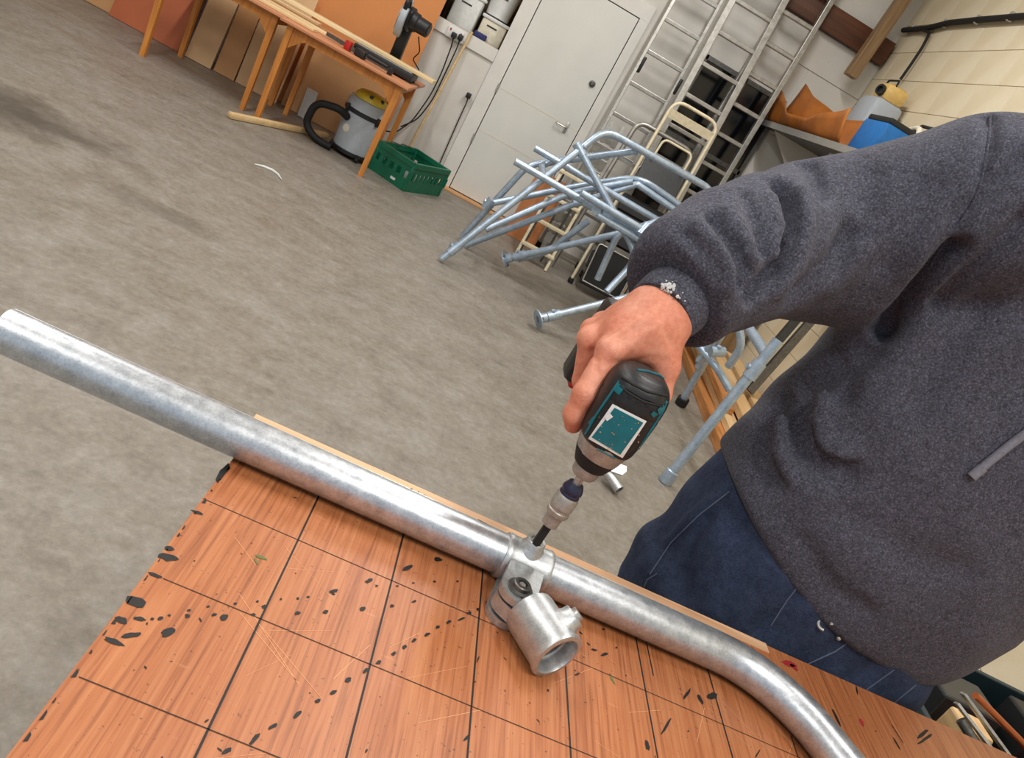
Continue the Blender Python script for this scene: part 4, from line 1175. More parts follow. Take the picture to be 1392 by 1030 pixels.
# ---------------------------------------------------------------- low rack with offcuts behind the bench, right
rk = thing('offcut_bin', 'dark teal bin full of metal offcuts beside the person', 'bin', (1.86, 1.60, 0))
plain('dark_teal', (26, 46, 54), 0.5)
for (c, s) in (((1.86, 1.36, 0.27), (0.62, 0.02, 0.54)), ((1.86, 1.86, 0.27), (0.62, 0.02, 0.54)), ((1.56, 1.61, 0.27), (0.02, 0.5, 0.54)), ((2.16, 1.61, 0.27), (0.02, 0.5, 0.54))):
    MB().box(c, s, None, 0.004).build('bin_side', 'dark_teal', rk, False)
MB().box((1.86, 1.61, 0.012), (0.6, 0.5, 0.02)).build('bin_bottom', 'dark_teal', rk, False)
def rod(a, b, r, mat, label, flat=False):
    m = MB()
    if flat: m.beam(a, b, 0.03, 0.006, (0.3, 0.4, 1))
    else: m.cyl(a, b, r, n=10)
    o = m.build('offcut_rod', mat, None, not flat); tag(o, label, 'rod', 'offcuts standing in the bin')
plain('copper', (186, 104, 62), 0.35, 0.7)
rod(Vector(atz(1420, 1040, 0.565)), Vector(atz(1326, 945, 0.66)), 0.009, 'copper', 'copper coloured rod leaning in the offcut bin')
rod(Vector(atz(1388, 1050, 0.570)), Vector(atz(1309, 942, 0.64)), 0.008, 'steel_bright', 'bright steel flat bar leaning in the offcut bin', True)
rod(Vector(atz(1372, 1050, 0.570)), Vector(atz(1300, 955, 0.62)), 0.008, 'steel_bright', 'second bright steel flat bar beside the first in the bin', True)
rod(Vector(atz(1345, 1040, 0.560)), Vector(atz(1306, 978, 0.60)), 0.012, 'steel_dark', 'dull grey steel rod in the offcut bin')
for (c, s, mt, lb) in (((1.70, 1.52, 0.30), (0.09, 0.08, 0.52), 'pine_y', 'pale wood block standing in the offcut bin'), ((2.02, 1.50, 0.26), (0.12, 0.10, 0.46), 'red_plastic', 'dark red box standing in the offcut bin'),
                       ((2.05, 1.68, 0.30), (0.16, 0.14, 0.54), 'black_plastic', 'black box standing in the offcut bin'), ((1.82, 1.72, 0.28), (0.2, 0.14, 0.50), 'steel_sheet', 'grey metal box standing at the back of the bin')):
    o = MB().box(c, s, None, 0.008).build('offcut_block', mt, None, False); tag(o, lb, 'block', 'offcuts standing in the bin')
o = MB().beam((2.3, 1.30, 0.45), (2.42, 1.75, 0.45), 0.16, 0.9, bevel=0.01).build('wood_block', 'pine_y', None, False); tag(o, 'pale upright timber block on the floor past the offcut bin', 'block')

# ================================================================ implicit-surface modeller (for body, hand and clothes)
class Field:
    def __init__(self, lo, hi, h):
        self.lo = np.array(lo, float); self.h = h
        self.n = np.ceil((np.array(hi) - self.lo) / h).astype(int) + 1
        self.d = np.full(self.n, 1.0, np.float32)
        self.ax = [self.lo[i] + h * np.arange(self.n[i]) for i in range(3)]
    def sub(self, lo, hi):
        s = []
        for i in range(3):
            a = int(max(0, math.floor((lo[i] - self.lo[i]) / self.h))); b = int(min(self.n[i], math.ceil((hi[i] - self.lo[i]) / self.h) + 1))
            s.append(slice(a, max(a, b)))
        X, Y, Z = np.meshgrid(self.ax[0][s[0]], self.ax[1][s[1]], self.ax[2][s[2]], indexing='ij', sparse=True)
        return tuple(s), X, Y, Z
    def union(self, s, e, k):
        a = self.d[s]
        if k <= 0:
            self.d[s] = np.minimum(a, e); return
        hh = np.clip(0.5 + 0.5 * (e - a) / k, 0, 1)
        self.d[s] = e * (1 - hh) + a * hh - k * hh * (1 - hh)
    def segdist(self, X, Y, Z, a, b):
        a = np.array(a, float); b = np.array(b, float); ab = b - a; L2 = max(ab @ ab, 1e-12)
        t = np.clip(((X - a[0]) * ab[0] + (Y - a[1]) * ab[1] + (Z - a[2]) * ab[2]) / L2, 0, 1)
        return np.sqrt((X - a[0] - t * ab[0]) ** 2 + (Y - a[1] - t * ab[1]) ** 2 + (Z - a[2] - t * ab[2]) ** 2), t
    def cap(self, a, b, r0, r1=None, k=0.01):
        r1 = r0 if r1 is None else r1
        m = max(r0, r1) + 0.03 + k
        s, X, Y, Z = self.sub(np.minimum(a, b) - m, np.maximum(a, b) + m)
        q, t = self.segdist(X, Y, Z, a, b)
        self.union(s, q - (r0 + (r1 - r0) * t), k)
        return self
    def chain(self, pts, rs, k=0.01):
        for i in range(len(pts) - 1): self.cap(np.array(pts[i], float), np.array(pts[i + 1], float), rs[i], rs[i + 1], k)
        return self
    def ell(self, c, r, k=0.01, rot=None):
        c = np.array(c, float); r = np.array(r, float)
        m = max(r) + 0.03 + k
        s, X, Y, Z = self.sub(c - m, c + m)
        P = [X - c[0], Y - c[1], Z - c[2]]
        if rot is not None:
            P = [rot[0][i] * P[0] + rot[1][i] * P[1] + rot[2][i] * P[2] for i in range(3)]
        q = np.sqrt((P[0] / r[0]) ** 2 + (P[1] / r[1]) ** 2 + (P[2] / r[2]) ** 2)
        self.union(s, (q - 1) * min(r) * np.clip(q, 0.6, 1.0), k)
        return self
    def loft(self, levels, k=0.02, p=2.3, ztop=None):
        """stacked rounded ellipses: (z, cx, cy, a, b)"""
        L = np.array(levels)
        s, X, Y, Z = self.sub((-9, -9, L[0, 0] - 0.03), (9, 9, L[-1, 0] + 0.03))
        zz = np.clip(Z, L[0, 0], L[-1, 0])
        cx, cy, a, b = [np.interp(zz, L[:, 0], L[:, i]) for i in (1, 2, 3, 4)]
        q = (np.abs((X - cx) / a) ** p + np.abs((Y - cy) / b) ** p) ** (1 / p)
        e = (q - 1) * np.minimum(a, b)
        over = np.maximum(np.maximum(L[0, 0] - Z, Z - L[-1, 0]), -0.05)
        e = np.maximum(e, over)
        self.union(s, e, k)
        return self
    def crease(self, pts, depth, w):
        """carve (depth > 0) or raise (depth < 0) a soft line"""
        for i in range(len(pts) - 1):
            a, b = np.array(pts[i], float), np.array(pts[i + 1], float)
            m = w * 2.6
            s, X, Y, Z = self.sub(np.minimum(a, b) - m, np.maximum(a, b) + m)
            q, t = self.segdist(X, Y, Z, a, b)
            if not hasattr(self, 'cr'): self.cr = np.zeros_like(self.d)
            g = (depth * np.exp(-(q / w) ** 2)).astype(np.float32)
            c = self.cr[s]
            self.cr[s] = np.where(np.abs(g) > np.abs(c), g, c) if np.sign(depth) else c
        return self
    def flush(self):
        if hasattr(self, 'cr'): self.d += self.cr; del self.cr
        return self
    def mesh(self, smooth=1):
        d = self.d
        n = self.n
        ins = d < 0
        cs = np.zeros(n - 1, np.int8)
        for i in (0, 1):
            for j in (0, 1):
                for k in (0, 1): cs += ins[i:n[0] - 1 + i, j:n[1] - 1 + j, k:n[2] - 1 + k]
        act = (cs > 0) & (cs < 8)
        idx = np.full(act.shape, -1, np.int64)
        cells = np.argwhere(act)
        idx[act] = np.arange(len(cells))
        acc = np.zeros((len(cells), 3)); cnt = np.zeros(len(cells))
        I, J, K = cells.T
        corners = [(0, 0, 0), (1, 0, 0), (0, 1, 0), (1, 1, 0), (0, 0, 1), (1, 0, 1), (0, 1, 1), (1, 1, 1)]
        val = [d[I + a, J + b, K + c] for a, b, c in corners]
        edges = [(0, 1), (2, 3), (4, 5), (6, 7), (0, 2), (1, 3), (4, 6), (5, 7), (0, 4), (1, 5), (2, 6), (3, 7)]
        for u, v in edges:
            m = (val[u] < 0) != (val[v] < 0)
            t = np.where(m, val[u] / np.where(m, val[u] - val[v], 1), 0)
            pu = np.array(corners[u], float); pv_ = np.array(corners[v], float)
            pos = pu[None] + t[:, None] * (pv_ - pu)[None]
            acc += pos * m[:, None]; cnt += m
        V = self.lo + self.h * (cells + acc / np.maximum(cnt, 1)[:, None])
        faces = []
        for axis in range(3):
            sl0 = [slice(None)] * 3; sl1 = [slice(None)] * 3
            sl0[axis] = slice(0, n[axis] - 1); sl1[axis] = slice(1, n[axis])
            a, b = ins[tuple(sl0)], ins[tuple(sl1)]
            o1, o2 = (axis + 1) % 3, (axis + 2) % 3
            ch = np.argwhere(a != b)
            ok = (ch[:, o1] > 0) & (ch[:, o2] > 0) & (ch[:, o1] < n[o1] - 1) & (ch[:, o2] < n[o2] - 1)
            ch = ch[ok]
            e1 = np.zeros(3, int); e1[o1] = 1; e2 = np.zeros(3, int); e2[o2] = 1
            q = [ch - e1 - e2, ch - e2, ch, ch - e1]
            F4 = np.stack([idx[c[:, 0], c[:, 1], c[:, 2]] for c in q], 1)
            fl = a[ch[:, 0], ch[:, 1], ch[:, 2]]
            F4[~fl] = F4[~fl][:, ::-1]
            faces.append(F4)
        Fc = np.concatenate(faces)
        Fc = Fc[(Fc >= 0).all(1)]
        for _ in range(smooth):
            s_ = np.zeros_like(V); c_ = np.zeros(len(V))
            for a, b in ((0, 1), (1, 2), (2, 3), (3, 0)):
                np.add.at(s_, Fc[:, a], V[Fc[:, b]]); np.add.at(c_, Fc[:, a], 1)
                np.add.at(s_, Fc[:, b], V[Fc[:, a]]); np.add.at(c_, Fc[:, b], 1)
            V = V * 0.5 + 0.5 * s_ / np.maximum(c_, 1)[:, None]
        return V, Fc

def raw_mesh(name, parts, mat, parent=None, mats=None):
    """one mesh object from (verts, quads) pieces"""
    off = np.array(wloc(parent))
    vs = []; fs = []; o = 0
    for V, Fc in parts:
        vs.append(V - off); fs.append(Fc + o); o += len(V)
    V = np.concatenate(vs); Fc = np.concatenate(fs)
    me = bpy.data.meshes.new(name)
    me.vertices.add(len(V)); me.vertices.foreach_set('co', V.astype(np.float32).ravel())
    me.loops.add(len(Fc) * 4); me.loops.foreach_set('vertex_index', Fc.astype(np.int32).ravel())
    me.polygons.add(len(Fc)); me.polygons.foreach_set('loop_start', np.arange(0, len(Fc) * 4, 4, dtype=np.int32))
    me.update(calc_edges=True); me.validate()
    return finish(me, name, mat, parent, True, None, recalc=False)

def bvh_of(V, Fc): return BVHTree.FromPolygons([Vector(v) for v in V], [tuple(int(i) for i in f) for f in Fc])
def hit(bv, px, py, off=0.0):
    """the point of a surface that the photo pixel looks at"""
    r = Vector(ray(px, py)).normalized()
    p, n, i, dist = bv.ray_cast(Vector(CAM), r)
    if p is None: return None
    if n.dot(r) > 0: n = -n
    return p + n * off
def decal(bv, quad, name, mat, parent, off=0.001, nu=8, nv=6, thick=0.0):
    """thin panel lying on a surface, its corners found from the photo (order: around the quad)"""
    a, b, c, d = [np.array(q, float) for q in quad]
    vs = []
    for i in range(nu + 1):
        for j in range(nv + 1):
            u, v = i / nu, j / nv
            q = a * (1 - u) * (1 - v) + b * u * (1 - v) + c * u * v + d * (1 - u) * v
            p = hit(bv, q[0], q[1], off)
            if p is None: return None
            vs.append(p)
    N = nv + 1
    m = MB(); m.add(vs, [(i * N + j, i * N + j + 1, (i + 1) * N + j + 1, (i + 1) * N + j) for i in range(nu) for j in range(nv)])
    return m.build(name, mat, parent, True, None)
def surf_tube(bv, pix, r, name, mat, parent, off=0.0005, n=6, step=8):
    pts = []
    for (x0, y0), (x1, y1) in zip(pix[:-1], pix[1:]):
        k = max(2, int(math.hypot(x1 - x0, y1 - y0) / step))
        for i in range(k):
            p = hit(bv, x0 + (x1 - x0) * i / k, y0 + (y1 - y0) * i / k, off)
            if p is not None: pts.append(p)
    p = hit(bv, *pix[-1], off)
    if p is not None: pts.append(p)
    if len(pts) < 2: return None
    # drop jumps
    seg = [pts[0]]
    for p in pts[1:]:
        if (p - seg[-1]).length < 0.06: seg.append(p)
    return MB().tube(seg, r, n).build(name, mat, parent)

# ---------------------------------------------------------------- person materials
def mat_fleece():
    t = NT('fleece')
    v = t.coords()
    n1 = t.noise(v, 420, 2, 0.6)
    n2 = t.noise(v, 130, 4, 0.7)
    n3 = t.noise(v, 6, 3, 0.5)
    c = t.ramp(n1, [(0.34, lin((46, 46, 54))), (0.52, lin((79, 79, 89))), (0.70, lin((130, 130, 146)))])
    c = t.mix(0.35, c, t.ramp(n2, [(0.35, lin((46, 45, 50))), (0.65, lin((104, 104, 117)))]))
    c = t.mix(0.25, c, t.ramp(n3, [(0.3, lin((60, 58, 63))), (0.7, lin((80, 81, 93)))]))
    t.set(c, 0.95, 0)
    t.b.inputs['Sheen Weight'].default_value = 0.06
    t.b.inputs['Sheen Roughness'].default_value = 0.5
    t.b.inputs['Specular IOR Level'].default_value = 0.1
    t.bump(n2, 0.5, 0.003)
    MAT['fleece'] = t.m
mat_fleece()
def mat_skin():
    t = NT('skin')
    v = t.coords()
    n1 = t.noise(v, 32, 4, 0.6)
    n2 = t.noise(v, 170, 3, 0.6)
    n3 = t.noise(v, 700, 2, 0.6)
    c = t.ramp(n1, [(0.3, lin((210, 122, 94))), (0.5, lin((224, 146, 116))), (0.72, lin((238, 168, 140)))])
    c = t.mix(0.3, c, t.ramp(n2, [(0.35, lin((204, 108, 84))), (0.6, lin((232, 158, 130)))]))
    t.set(c, 0.5, 0)
    t.b.inputs['Subsurface Weight'].default_value = 0.08
    t.b.inputs['Subsurface Radius'].default_value = (0.006, 0.002, 0.001)
    ad = t.n('ShaderNodeMath', operation='ADD'); t.l(n2, ad.inputs[0]); t.l(n3, ad.inputs[1])
    t.bump(ad.outputs[0], 0.25, 0.0012)
    MAT['skin'] = t.m
mat_skin()
def mat_denim():
    t = NT('denim')
    v = t.coords()
    n1 = t.noise(t.coords((300, 300, 900), rot=(0.3, 0.5, 0)), 1.0, 2, 0.6)
    n2 = t.noise(v, 9, 5, 0.6)
    n3 = t.noise(v, 60, 4, 0.7)
    c = t.ramp(n2, [(0.3, lin((32, 38, 56))), (0.55, lin((50, 60, 86))), (0.78, lin((78, 92, 122)))])
    c = t.mix(0.35, c, t.ramp(n1, [(0.38, lin((26, 30, 44))), (0.62, lin((74, 86, 112)))]))
    c = t.mix(0.15, c, t.ramp(n3, [(0.4, lin((24, 28, 40))), (0.7, lin((90, 102, 128)))]))
    t.set(c, 0.9, 0); t.bump(n3, 0.3, 0.003)
    t.b.inputs['Specular IOR Level'].default_value = 0.15
    MAT['denim'] = t.m
mat_denim()
plain('hair', (60, 48, 40), 0.7, var=0.4, scale=200)
plain('boot_leather', (60, 46, 36), 0.6)
plain('eye_white', (230, 226, 220), 0.2)
plain('cord_grey', (122, 122, 132), 0.8, var=0.2, scale=300)
plain('paint_white', (226, 226, 226), 0.7)
plain('stitch', (98, 108, 132), 0.8)
plain('teal_plastic', (0, 104, 116), 0.38, var=0.15, scale=60)
plain('nail', (226, 170, 150), 0.35)

# ================================================================ impact driver
AX0 = Vector((0.2392, 0.7515, 0.9475)); AX1 = Vector((0.2450, 0.7570, 1.198))
ax = (AX1 - AX0).normalized(); AL = (AX1 - AX0).length
ha = Vector((-0.03, 1, 0)); ha = (ha - ax * ax.dot(ha)).normalized()    # handle direction
hs = ha.cross(ax).normalized()                                       # sideways (towards +x)
if hs.x < 0: hs = -hs
def dp(t, s=0.0, hgt=0.0): return AX0 + ax * t + hs * s + ha * hgt
drv = thing('impact_driver', 'black and teal cordless impact driver driving the clamp grub screw', 'power tool', AX0)
DX = hs
MB().lathe([(0.0, 0.0052), (0.046, 0.0052)], AX0, ax, 6).build('hex_bit', 'black_rubber', drv, False)
MB().lathe([(0.030, 0.0085), (0.031, 0.0098), (0.046, 0.0102), (0.047, 0.0128), (0.049, 0.0138), (0.053, 0.0138), (0.054, 0.0128), (0.057, 0.0128), (0.058, 0.0138), (0.072, 0.0138), (0.075, 0.0120)], AX0, ax, 28).build('bit_holder', 'nose_metal', drv)
MB().lathe([(0.073, 0.0118), (0.076, 0.0124), (0.0785, 0.0112), (0.081, 0.0124), (0.084, 0.0122), (0.087, 0.0108), (0.091, 0.0090)], AX0, ax, 26).build('holder_collar', plain('blue_black', (30, 32, 58), 0.35), drv)
MB().lathe([(0.088, 0.0050), (0.112, 0.0050)], AX0, ax, 6).build('bit_shank', 'steel_bright', drv, False)
MB().lathe([(0.102, 0.0075), (0.103, 0.0125), (0.106, 0.0148), (0.115, 0.0160), (0.118, 0.0150)], AX0, ax, 28).build('collet', 'nose_metal', drv)
MB().lathe([(0.116, 0.0165), (0.118, 0.0190), (0.126, 0.0225), (0.134, 0.0258)], AX0, ax, 32).build('nose_ring', 'black_rubber', drv)
MB().lathe([(0.133, 0.0250), (0.138, 0.0266), (0.146, 0.0288), (0.153, 0.0300), (0.156, 0.0300)], AX0, ax, 36, 1.0, 1.05, DX).build('gear_housing', 'nose_metal', drv)
# body shell as an implicit solid: rounded barrel, handle and trigger
fd = Field((0.17, 0.69, 1.085), (0.32, 0.98, 1.24), 0.0022)
def dn(p): return np.array(p)
LV = []
for t_, a_, b_, o_ in ((0.150, 0.0295, 0.031, 0.001), (0.156, 0.0318, 0.034, 0.002), (0.172, 0.0338, 0.037, 0.004), (0.178, 0.0345, 0.038, 0.005), (0.205, 0.0352, 0.0385, 0.006), (0.2065, 0.0340, 0.0375, 0.006), (0.2085, 0.0340, 0.0375, 0.006), (0.210, 0.0350, 0.0385, 0.006),
                       (0.226, 0.0342, 0.0375, 0.006), (0.236, 0.0318, 0.0345, 0.006), (0.243, 0.0275, 0.030, 0.006), (0.248, 0.0215, 0.024, 0.006), (0.2505, 0.014, 0.016, 0.006)):
    t_ = t_ if t_ < 0.178 else 0.178 + (t_ - 0.178) * 0.87
    q_ = dp(t_, 0, o_); LV.append((q_.z, q_.x, q_.y, a_, b_))
fd.loft(LV, 0.002, 2.6)
s_, X_, Y_, Z_ = fd.sub((-9, -9, -9), (9, 9, 9))
tt = (X_ - AX0.x) * ax.x + (Y_ - AX0.y) * ax.y + (Z_ - AX0.z) * ax.z
hb0 = dp(0.200, 0, 0.030); hb1 = dp(0.205, 0, 0.150)
fd.cap(dn(hb0), dn(hb1), 0.0185, 0.0180, 0.012)
fd.cap(dn(dp(0.214, 0, 0.030)), dn(dp(0.217, 0, 0.150)), 0.0175, 0.0170, 0.010)
body_parts = fd.mesh(1)
drv_body = raw_mesh('driver_body', [body_parts], 'black_plastic', drv)
BVD = bvh_of(*body_parts)
m = MB(); m.box(dp(0.172, 0, 0.055), (0.018, 0.030, 0.020), Matrix((hs, ha, ax)).transposed(), 0.005); m.build('trigger', 'black_rubber', drv)
bat = MB(); rotd = Matrix((hs, ha, ax)).transposed()
bat.box(dp(0.197, 0, 0.182), (0.074, 0.048, 0.118), rotd, 0.010); bato = bat.build('battery', 'black_plastic', drv)
bat = MB(); bat.box(dp(0.200, 0, 0.152), (0.060, 0.016, 0.096), rotd, 0.005); bat.build('battery_mount', 'steel_sheet', drv)
m = MB(); m.box(dp(0.139, 0, 0.176), (0.05, 0.03, 0.012), rotd, 0.003); m.build('battery_button', 'red_plastic', bato)
# label plates, trims and vents laid on the body
decal(BVD, [(833, 549), (879, 572), (846, 622), (800, 596)], 'label_border', 'white_plastic', drv, 0.0006, 14, 12)
decal(BVD, [(836, 554), (874, 574), (843, 617), (805, 594)], 'label_plate', 'teal_plastic', drv, 0.0011, 14, 12)
decal(BVD, [(822, 566), (829, 560), (834, 566), (826, 572)], 'label_badge', 'white_plastic', drv, 0.0018, 4, 4)
for q in ([(834, 530), (842, 521), (850, 527), (842, 537)], [(893, 556), (901, 549), (903, 556), (895, 563)], [(884, 562), (888, 558), (894, 562), (888, 567)], [(789, 590), (797, 580), (799, 583), (792, 594)],
          [(800, 575), (808, 565), (811, 568), (803, 578)]):
    decal(BVD, q, 'teal_trim', 'teal_plastic', drv, 0.0010, 4, 4)
for q in ([(852, 540), (856, 535), (862, 538), (858, 543)], [(864, 546), (868, 541), (874, 544), (870, 549)], [(876, 551), (880, 546), (885, 549), (881, 554)]):
    decal(BVD, q, 'vent_slot', 'black_rubber', drv, 0.0008, 3, 3)
surf_tube(BVD, [(840, 517), (852, 528), (872, 540), (896, 549), (908, 548)], 0.0010, 'shell_seam', 'black_rubber', drv)
surf_tube(BVD, [(866, 503), (880, 505), (896, 510), (908, 520), (910, 530)], 0.0013, 'teal_trim', 'teal_plastic', drv)
surf_tube(BVD, [(812, 609), (828, 618), (846, 626), (862, 626)], 0.0010, 'shell_seam', 'teal_plastic', drv)
for pix in ([(796, 590), (812, 562), (830, 536), (842, 518)], [(862, 618), (882, 588), (900, 560), (906, 545)]):
    surf_tube(BVD, pix, 0.0014, 'teal_trim', 'teal_plastic', drv, 0.0002)
for pix in ([(846, 513), (860, 522), (880, 532), (906, 538)], [(843, 524), (856, 535), (876, 546), (900, 552)]):
    surf_tube(BVD, pix, 0.0016, 'shell_rib', 'black_rubber', drv, 0.0002)
rr_ = random.Random(5)
sp_ = MB()
for k in range(26):
    p = hit(BVD, rr_.uniform(815, 870), rr_.uniform(565, 612), 0.0014)
    if p is not None:
        r_ = rr_.uniform(0.0003, 0.0009); sp_.ball(p, r_, 6)
ps = sp_.build('paint_speck', 'mdf', drv); ps['kind'] = 'stuff'

# ================================================================ person
person = thing('person', 'person in a dark grey fleece hoodie and blue jeans holding the impact driver', 'person', (0.77, 1.08, 0))
# --- right hand, closed round the driver handle
WR = np.array((0.242, 0.845, 1.229)); FM = aty(985, 352, 0.95); EL = aty(1092, 326, 1.06)
fh = Field((0.14, 0.72, 1.04), (0.34, 0.99, 1.34), 0.0018)
IM, MM, RMc, PM = (0.2065, 0.800, 1.177), (0.189, 0.836, 1.168), (0.192, 0.862, 1.171), (0.203, 0.886, 1.178)
fa = (FM - WR) / np.linalg.norm(FM - WR)
fh.cap(WR, WR + fa * 0.10, 0.030, 0.034, 0.02)
fh.cap(WR + np.array((0.016, -0.008, 0)), WR + fa * 0.06 + np.array((0.012, 0, 0)), 0.022, 0.028, 0.02)
fh.cap(WR + np.array((-0.014, 0.008, 0)), WR + fa * 0.06 + np.array((-0.010, 0, 0)), 0.022, 0.028, 0.02)
for M_, r in ((IM, 0.0150), (MM, 0.0150), (RMc, 0.0140), (PM, 0.0135)):
    a = WR * 0.80 + np.array(M_) * 0.20
    fh.cap(a, np.array(M_), 0.021, r, 0.018)
fh.cap(np.array((0.215, 0.822, 1.196)), np.array((0.222, 0.862, 1.200)), 0.021, 0.021, 0.02)      # palm fill
fh.cap(np.array((0.236, 0.815, 1.214)), np.array((0.226, 0.835, 1.205)), 0.018, 0.020, 0.02)
# web and ball of the thumb
fh.cap(WR * 0.6 + np.array((0.262, 0.822, 1.208)) * 0.4, np.array((0.272, 0.812, 1.188)), 0.024, 0.0165, 0.018)
fh.cap(np.array((0.216, 0.806, 1.190)), np.array((0.262, 0.815, 1.198)), 0.0125, 0.015, 0.014)
fk = 0.0035
fh.chain([(0.272, 0.812, 1.188), (0.2815, 0.802, 1.160), (0.2790, 0.785, 1.134), (0.274, 0.775, 1.122)], (0.0155, 0.0120, 0.0105, 0.0085), 0.006)
fh.chain([IM, (0.2000, 0.772, 1.130), (0.2020, 0.772, 1.104), (0.2085, 0.778, 1.090)], (0.0152, 0.0134, 0.0122, 0.0102), 0.006)
fh.chain([MM, (0.2045, 0.832, 1.122), (0.2220, 0.830, 1.104), (0.2450, 0.832, 1.106)], (0.0138, 0.0118, 0.0104, 0.0085), fk)
fh.chain([RMc, (0.2060, 0.861, 1.126), (0.2220, 0.860, 1.107), (0.2460, 0.862, 1.109)], (0.0130, 0.0112, 0.0098, 0.0080), fk)
fh.chain([PM, (0.2080, 0.887, 1.138), (0.2250, 0.887, 1.119), (0.2450, 0.888, 1.119)], (0.0122, 0.0102, 0.0090, 0.0075), fk)
# knuckle bumps
for M_, r in ((IM, 0.0125), (MM, 0.0128), (RMc, 0.012), (PM, 0.0115)):
    M_ = np.array(M_); fh.ell(M_ + np.array((-0.004, -0.003, 0.004)), (r, r, r), 0.008)
hv, hf = fh.mesh(1)
BVH_HAND = bvh_of(hv, hf)
cr = [([(782, 537), (790, 541), (800, 541)], .0009, .0011), ([(783, 542), (792, 546), (800, 545)], .0007, .0010), ([(784, 533), (792, 535), (800, 535)], .0006, .001),
      ([(822, 497), (832, 492), (845, 493)], .0008, .003), ([(806, 476), (812, 492), (810, 504)], .0022, .0035), ([(838, 470), (860, 452), (880, 440)], .0012, .005),
      ([(822, 458), (848, 438), (870, 428)], .0012, .005), ([(905, 452), (915, 470), (922, 488)], .0012, .004), ([(862, 490), (885, 486), (905, 490)], .0010, .004)]
for pix, dep, wid in cr:
    pts = [p for p in (hit(BVH_HAND, *q) for q in pix) if p is not None]
    if len(pts) > 1: fh.crease([np.array(p) for p in pts], dep, wid)
for pix, dep, wid in (([(846, 484), (872, 458), (895, 440)], -.0012, .004), ([(818, 468), (846, 448), (868, 432)], -.0012, .004)):
    pts = [p for p in (hit(BVH_HAND, *q) for q in pix) if p is not None]
    if len(pts) > 1: fh.crease([np.array(p) for p in pts], dep, wid)
fh.flush()
hand_parts = fh.mesh(1)
# --- rest of the body (mostly under the clothes)
fb = Field((0.16, 0.76, 0.0), (1.38, 1.48, 2.01), 0.009)
fb.loft([(0.86, 0.77, 1.08, 0.17, 0.115), (1.05, 0.78, 1.07, 0.19, 0.13), (1.25, 0.79, 1.07, 0.19, 0.12), (1.46, 0.80, 1.07, 0.20, 0.11), (1.57, 0.80, 1.07, 0.15, 0.085)], 0.03)
fb.chain([(0.80, 1.07, 1.48), (0.79, 1.05, 1.650), (0.785, 1.03, 1.710)], (0.075, 0.060, 0.058), 0.03)
fb.ell((0.78, 1.03, 1.840), (0.078, 0.098, 0.105), 0.02)
fb.ell((0.78, 0.995, 1.775), (0.060, 0.075, 0.072), 0.03)
fb.cap(np.array((0.78, 0.935, 1.825)), np.array((0.78, 0.918, 1.792)), 0.010, 0.015, 0.010)
fb.cap(np.array((0.760, 0.934, 1.762)), np.array((0.800, 0.934, 1.762)), 0.010, 0.010, 0.010)
for s in (-1, 1):
    fb.ell((0.78 + s * 0.082, 1.04, 1.815), (0.012, 0.020, 0.032), 0.006)
    fb.cap(np.array((0.78 + s * 0.02, 0.94, 1.845)), np.array((0.78 + s * 0.05, 0.95, 1.847)), 0.010, 0.009, 0.012)
SHr = np.array((0.640, 1.03, 1.53)); SHl = np.array((0.955, 1.06, 1.51))
fb.chain([SHr, EL, FM, WR + fa * 0.08], (0.062, 0.050, 0.042, 0.034), 0.02)
ELl = np.array((1.10, 1.30, 1.25)); WRl = np.array((0.96, 1.36, 1.03))
fb.chain([SHl, ELl, WRl, (0.95, 1.37, 0.98)], (0.062, 0.048, 0.032, 0.030), 0.02)
hd = np.array((0.02, -0.10, -0.99))
fb.cap(WRl, WRl + hd * 0.09, 0.030, 0.030, 0.01)
for k, (dx, L) in enumerate(((-0.026, 0.15), (-0.009, 0.165), (0.009, 0.155), (0.026, 0.135))):
    b0 = WRl + hd * 0.085 + np.array((0.0, dx, 0)); fb.chain([b0, WRl + hd * (L * 0.82) + np.array((-0.004, dx, 0)), WRl + hd * L + np.array((-0.016, dx, 0))], (0.011, 0.010, 0.009), 0.004)
fb.chain([WRl + hd * 0.03 + np.array((-0.01, -0.02, 0)), WRl + hd * 0.07 + np.array((-0.03, -0.035, 0)), WRl + hd * 0.105 + np.array((-0.034, -0.04, 0))], (0.014, 0.011, 0.009), 0.008)
for s in (-1, 1):
    fb.chain([(0.77 + s * 0.11, 1.09, 0.90), (0.77 + s * 0.13, 1.08, 0.50), (0.77 + s * 0.14, 1.10, 0.10)], (0.095, 0.062, 0.045), 0.03)
body_rest = fb.mesh(1)
body = raw_mesh('body', [hand_parts, body_rest], 'skin', person)
for s in (-1, 1):
    m = MB(); m.ball((0.78 + s * 0.031, 0.944, 1.825), 0.0125, 12); ey = m.build('eye', 'eye_white', person)
    MB().ball((0.78 + s * 0.031, 0.9335, 1.822), 0.0055, 10).build('iris', 'hair', ey)
    MB().tube([(0.78 + s * 0.012, 0.931, 1.850), (0.78 + s * 0.032, 0.932, 1.856), (0.78 + s * 0.052, 0.944, 1.850)], [0.003, 0.004, 0.002], 6).build('eyebrow', 'hair', person)
MB().tube([(0.757, 0.926, 1.758), (0.780, 0.921, 1.760), (0.803, 0.926, 1.758)], [0.003, 0.0055, 0.003], 8).build('lips', plain('lip', (176, 84, 72), 0.5), person)
fr = Field((0.66, 0.90, 1.75), (0.90, 1.18, 1.97), 0.006)
fr.ell((0.78, 1.045, 1.85), (0.086, 0.100, 0.108), 0.01)
s_, X_, Y_, Z_ = fr.sub((-9, -9, -9), (9, 9, 9))
fr.d = np.maximum(fr.d, -(Y_ - 0.965) * 0.8 - (Z_ - 1.87) * 0.9 + 0 * X_).astype(np.float32)
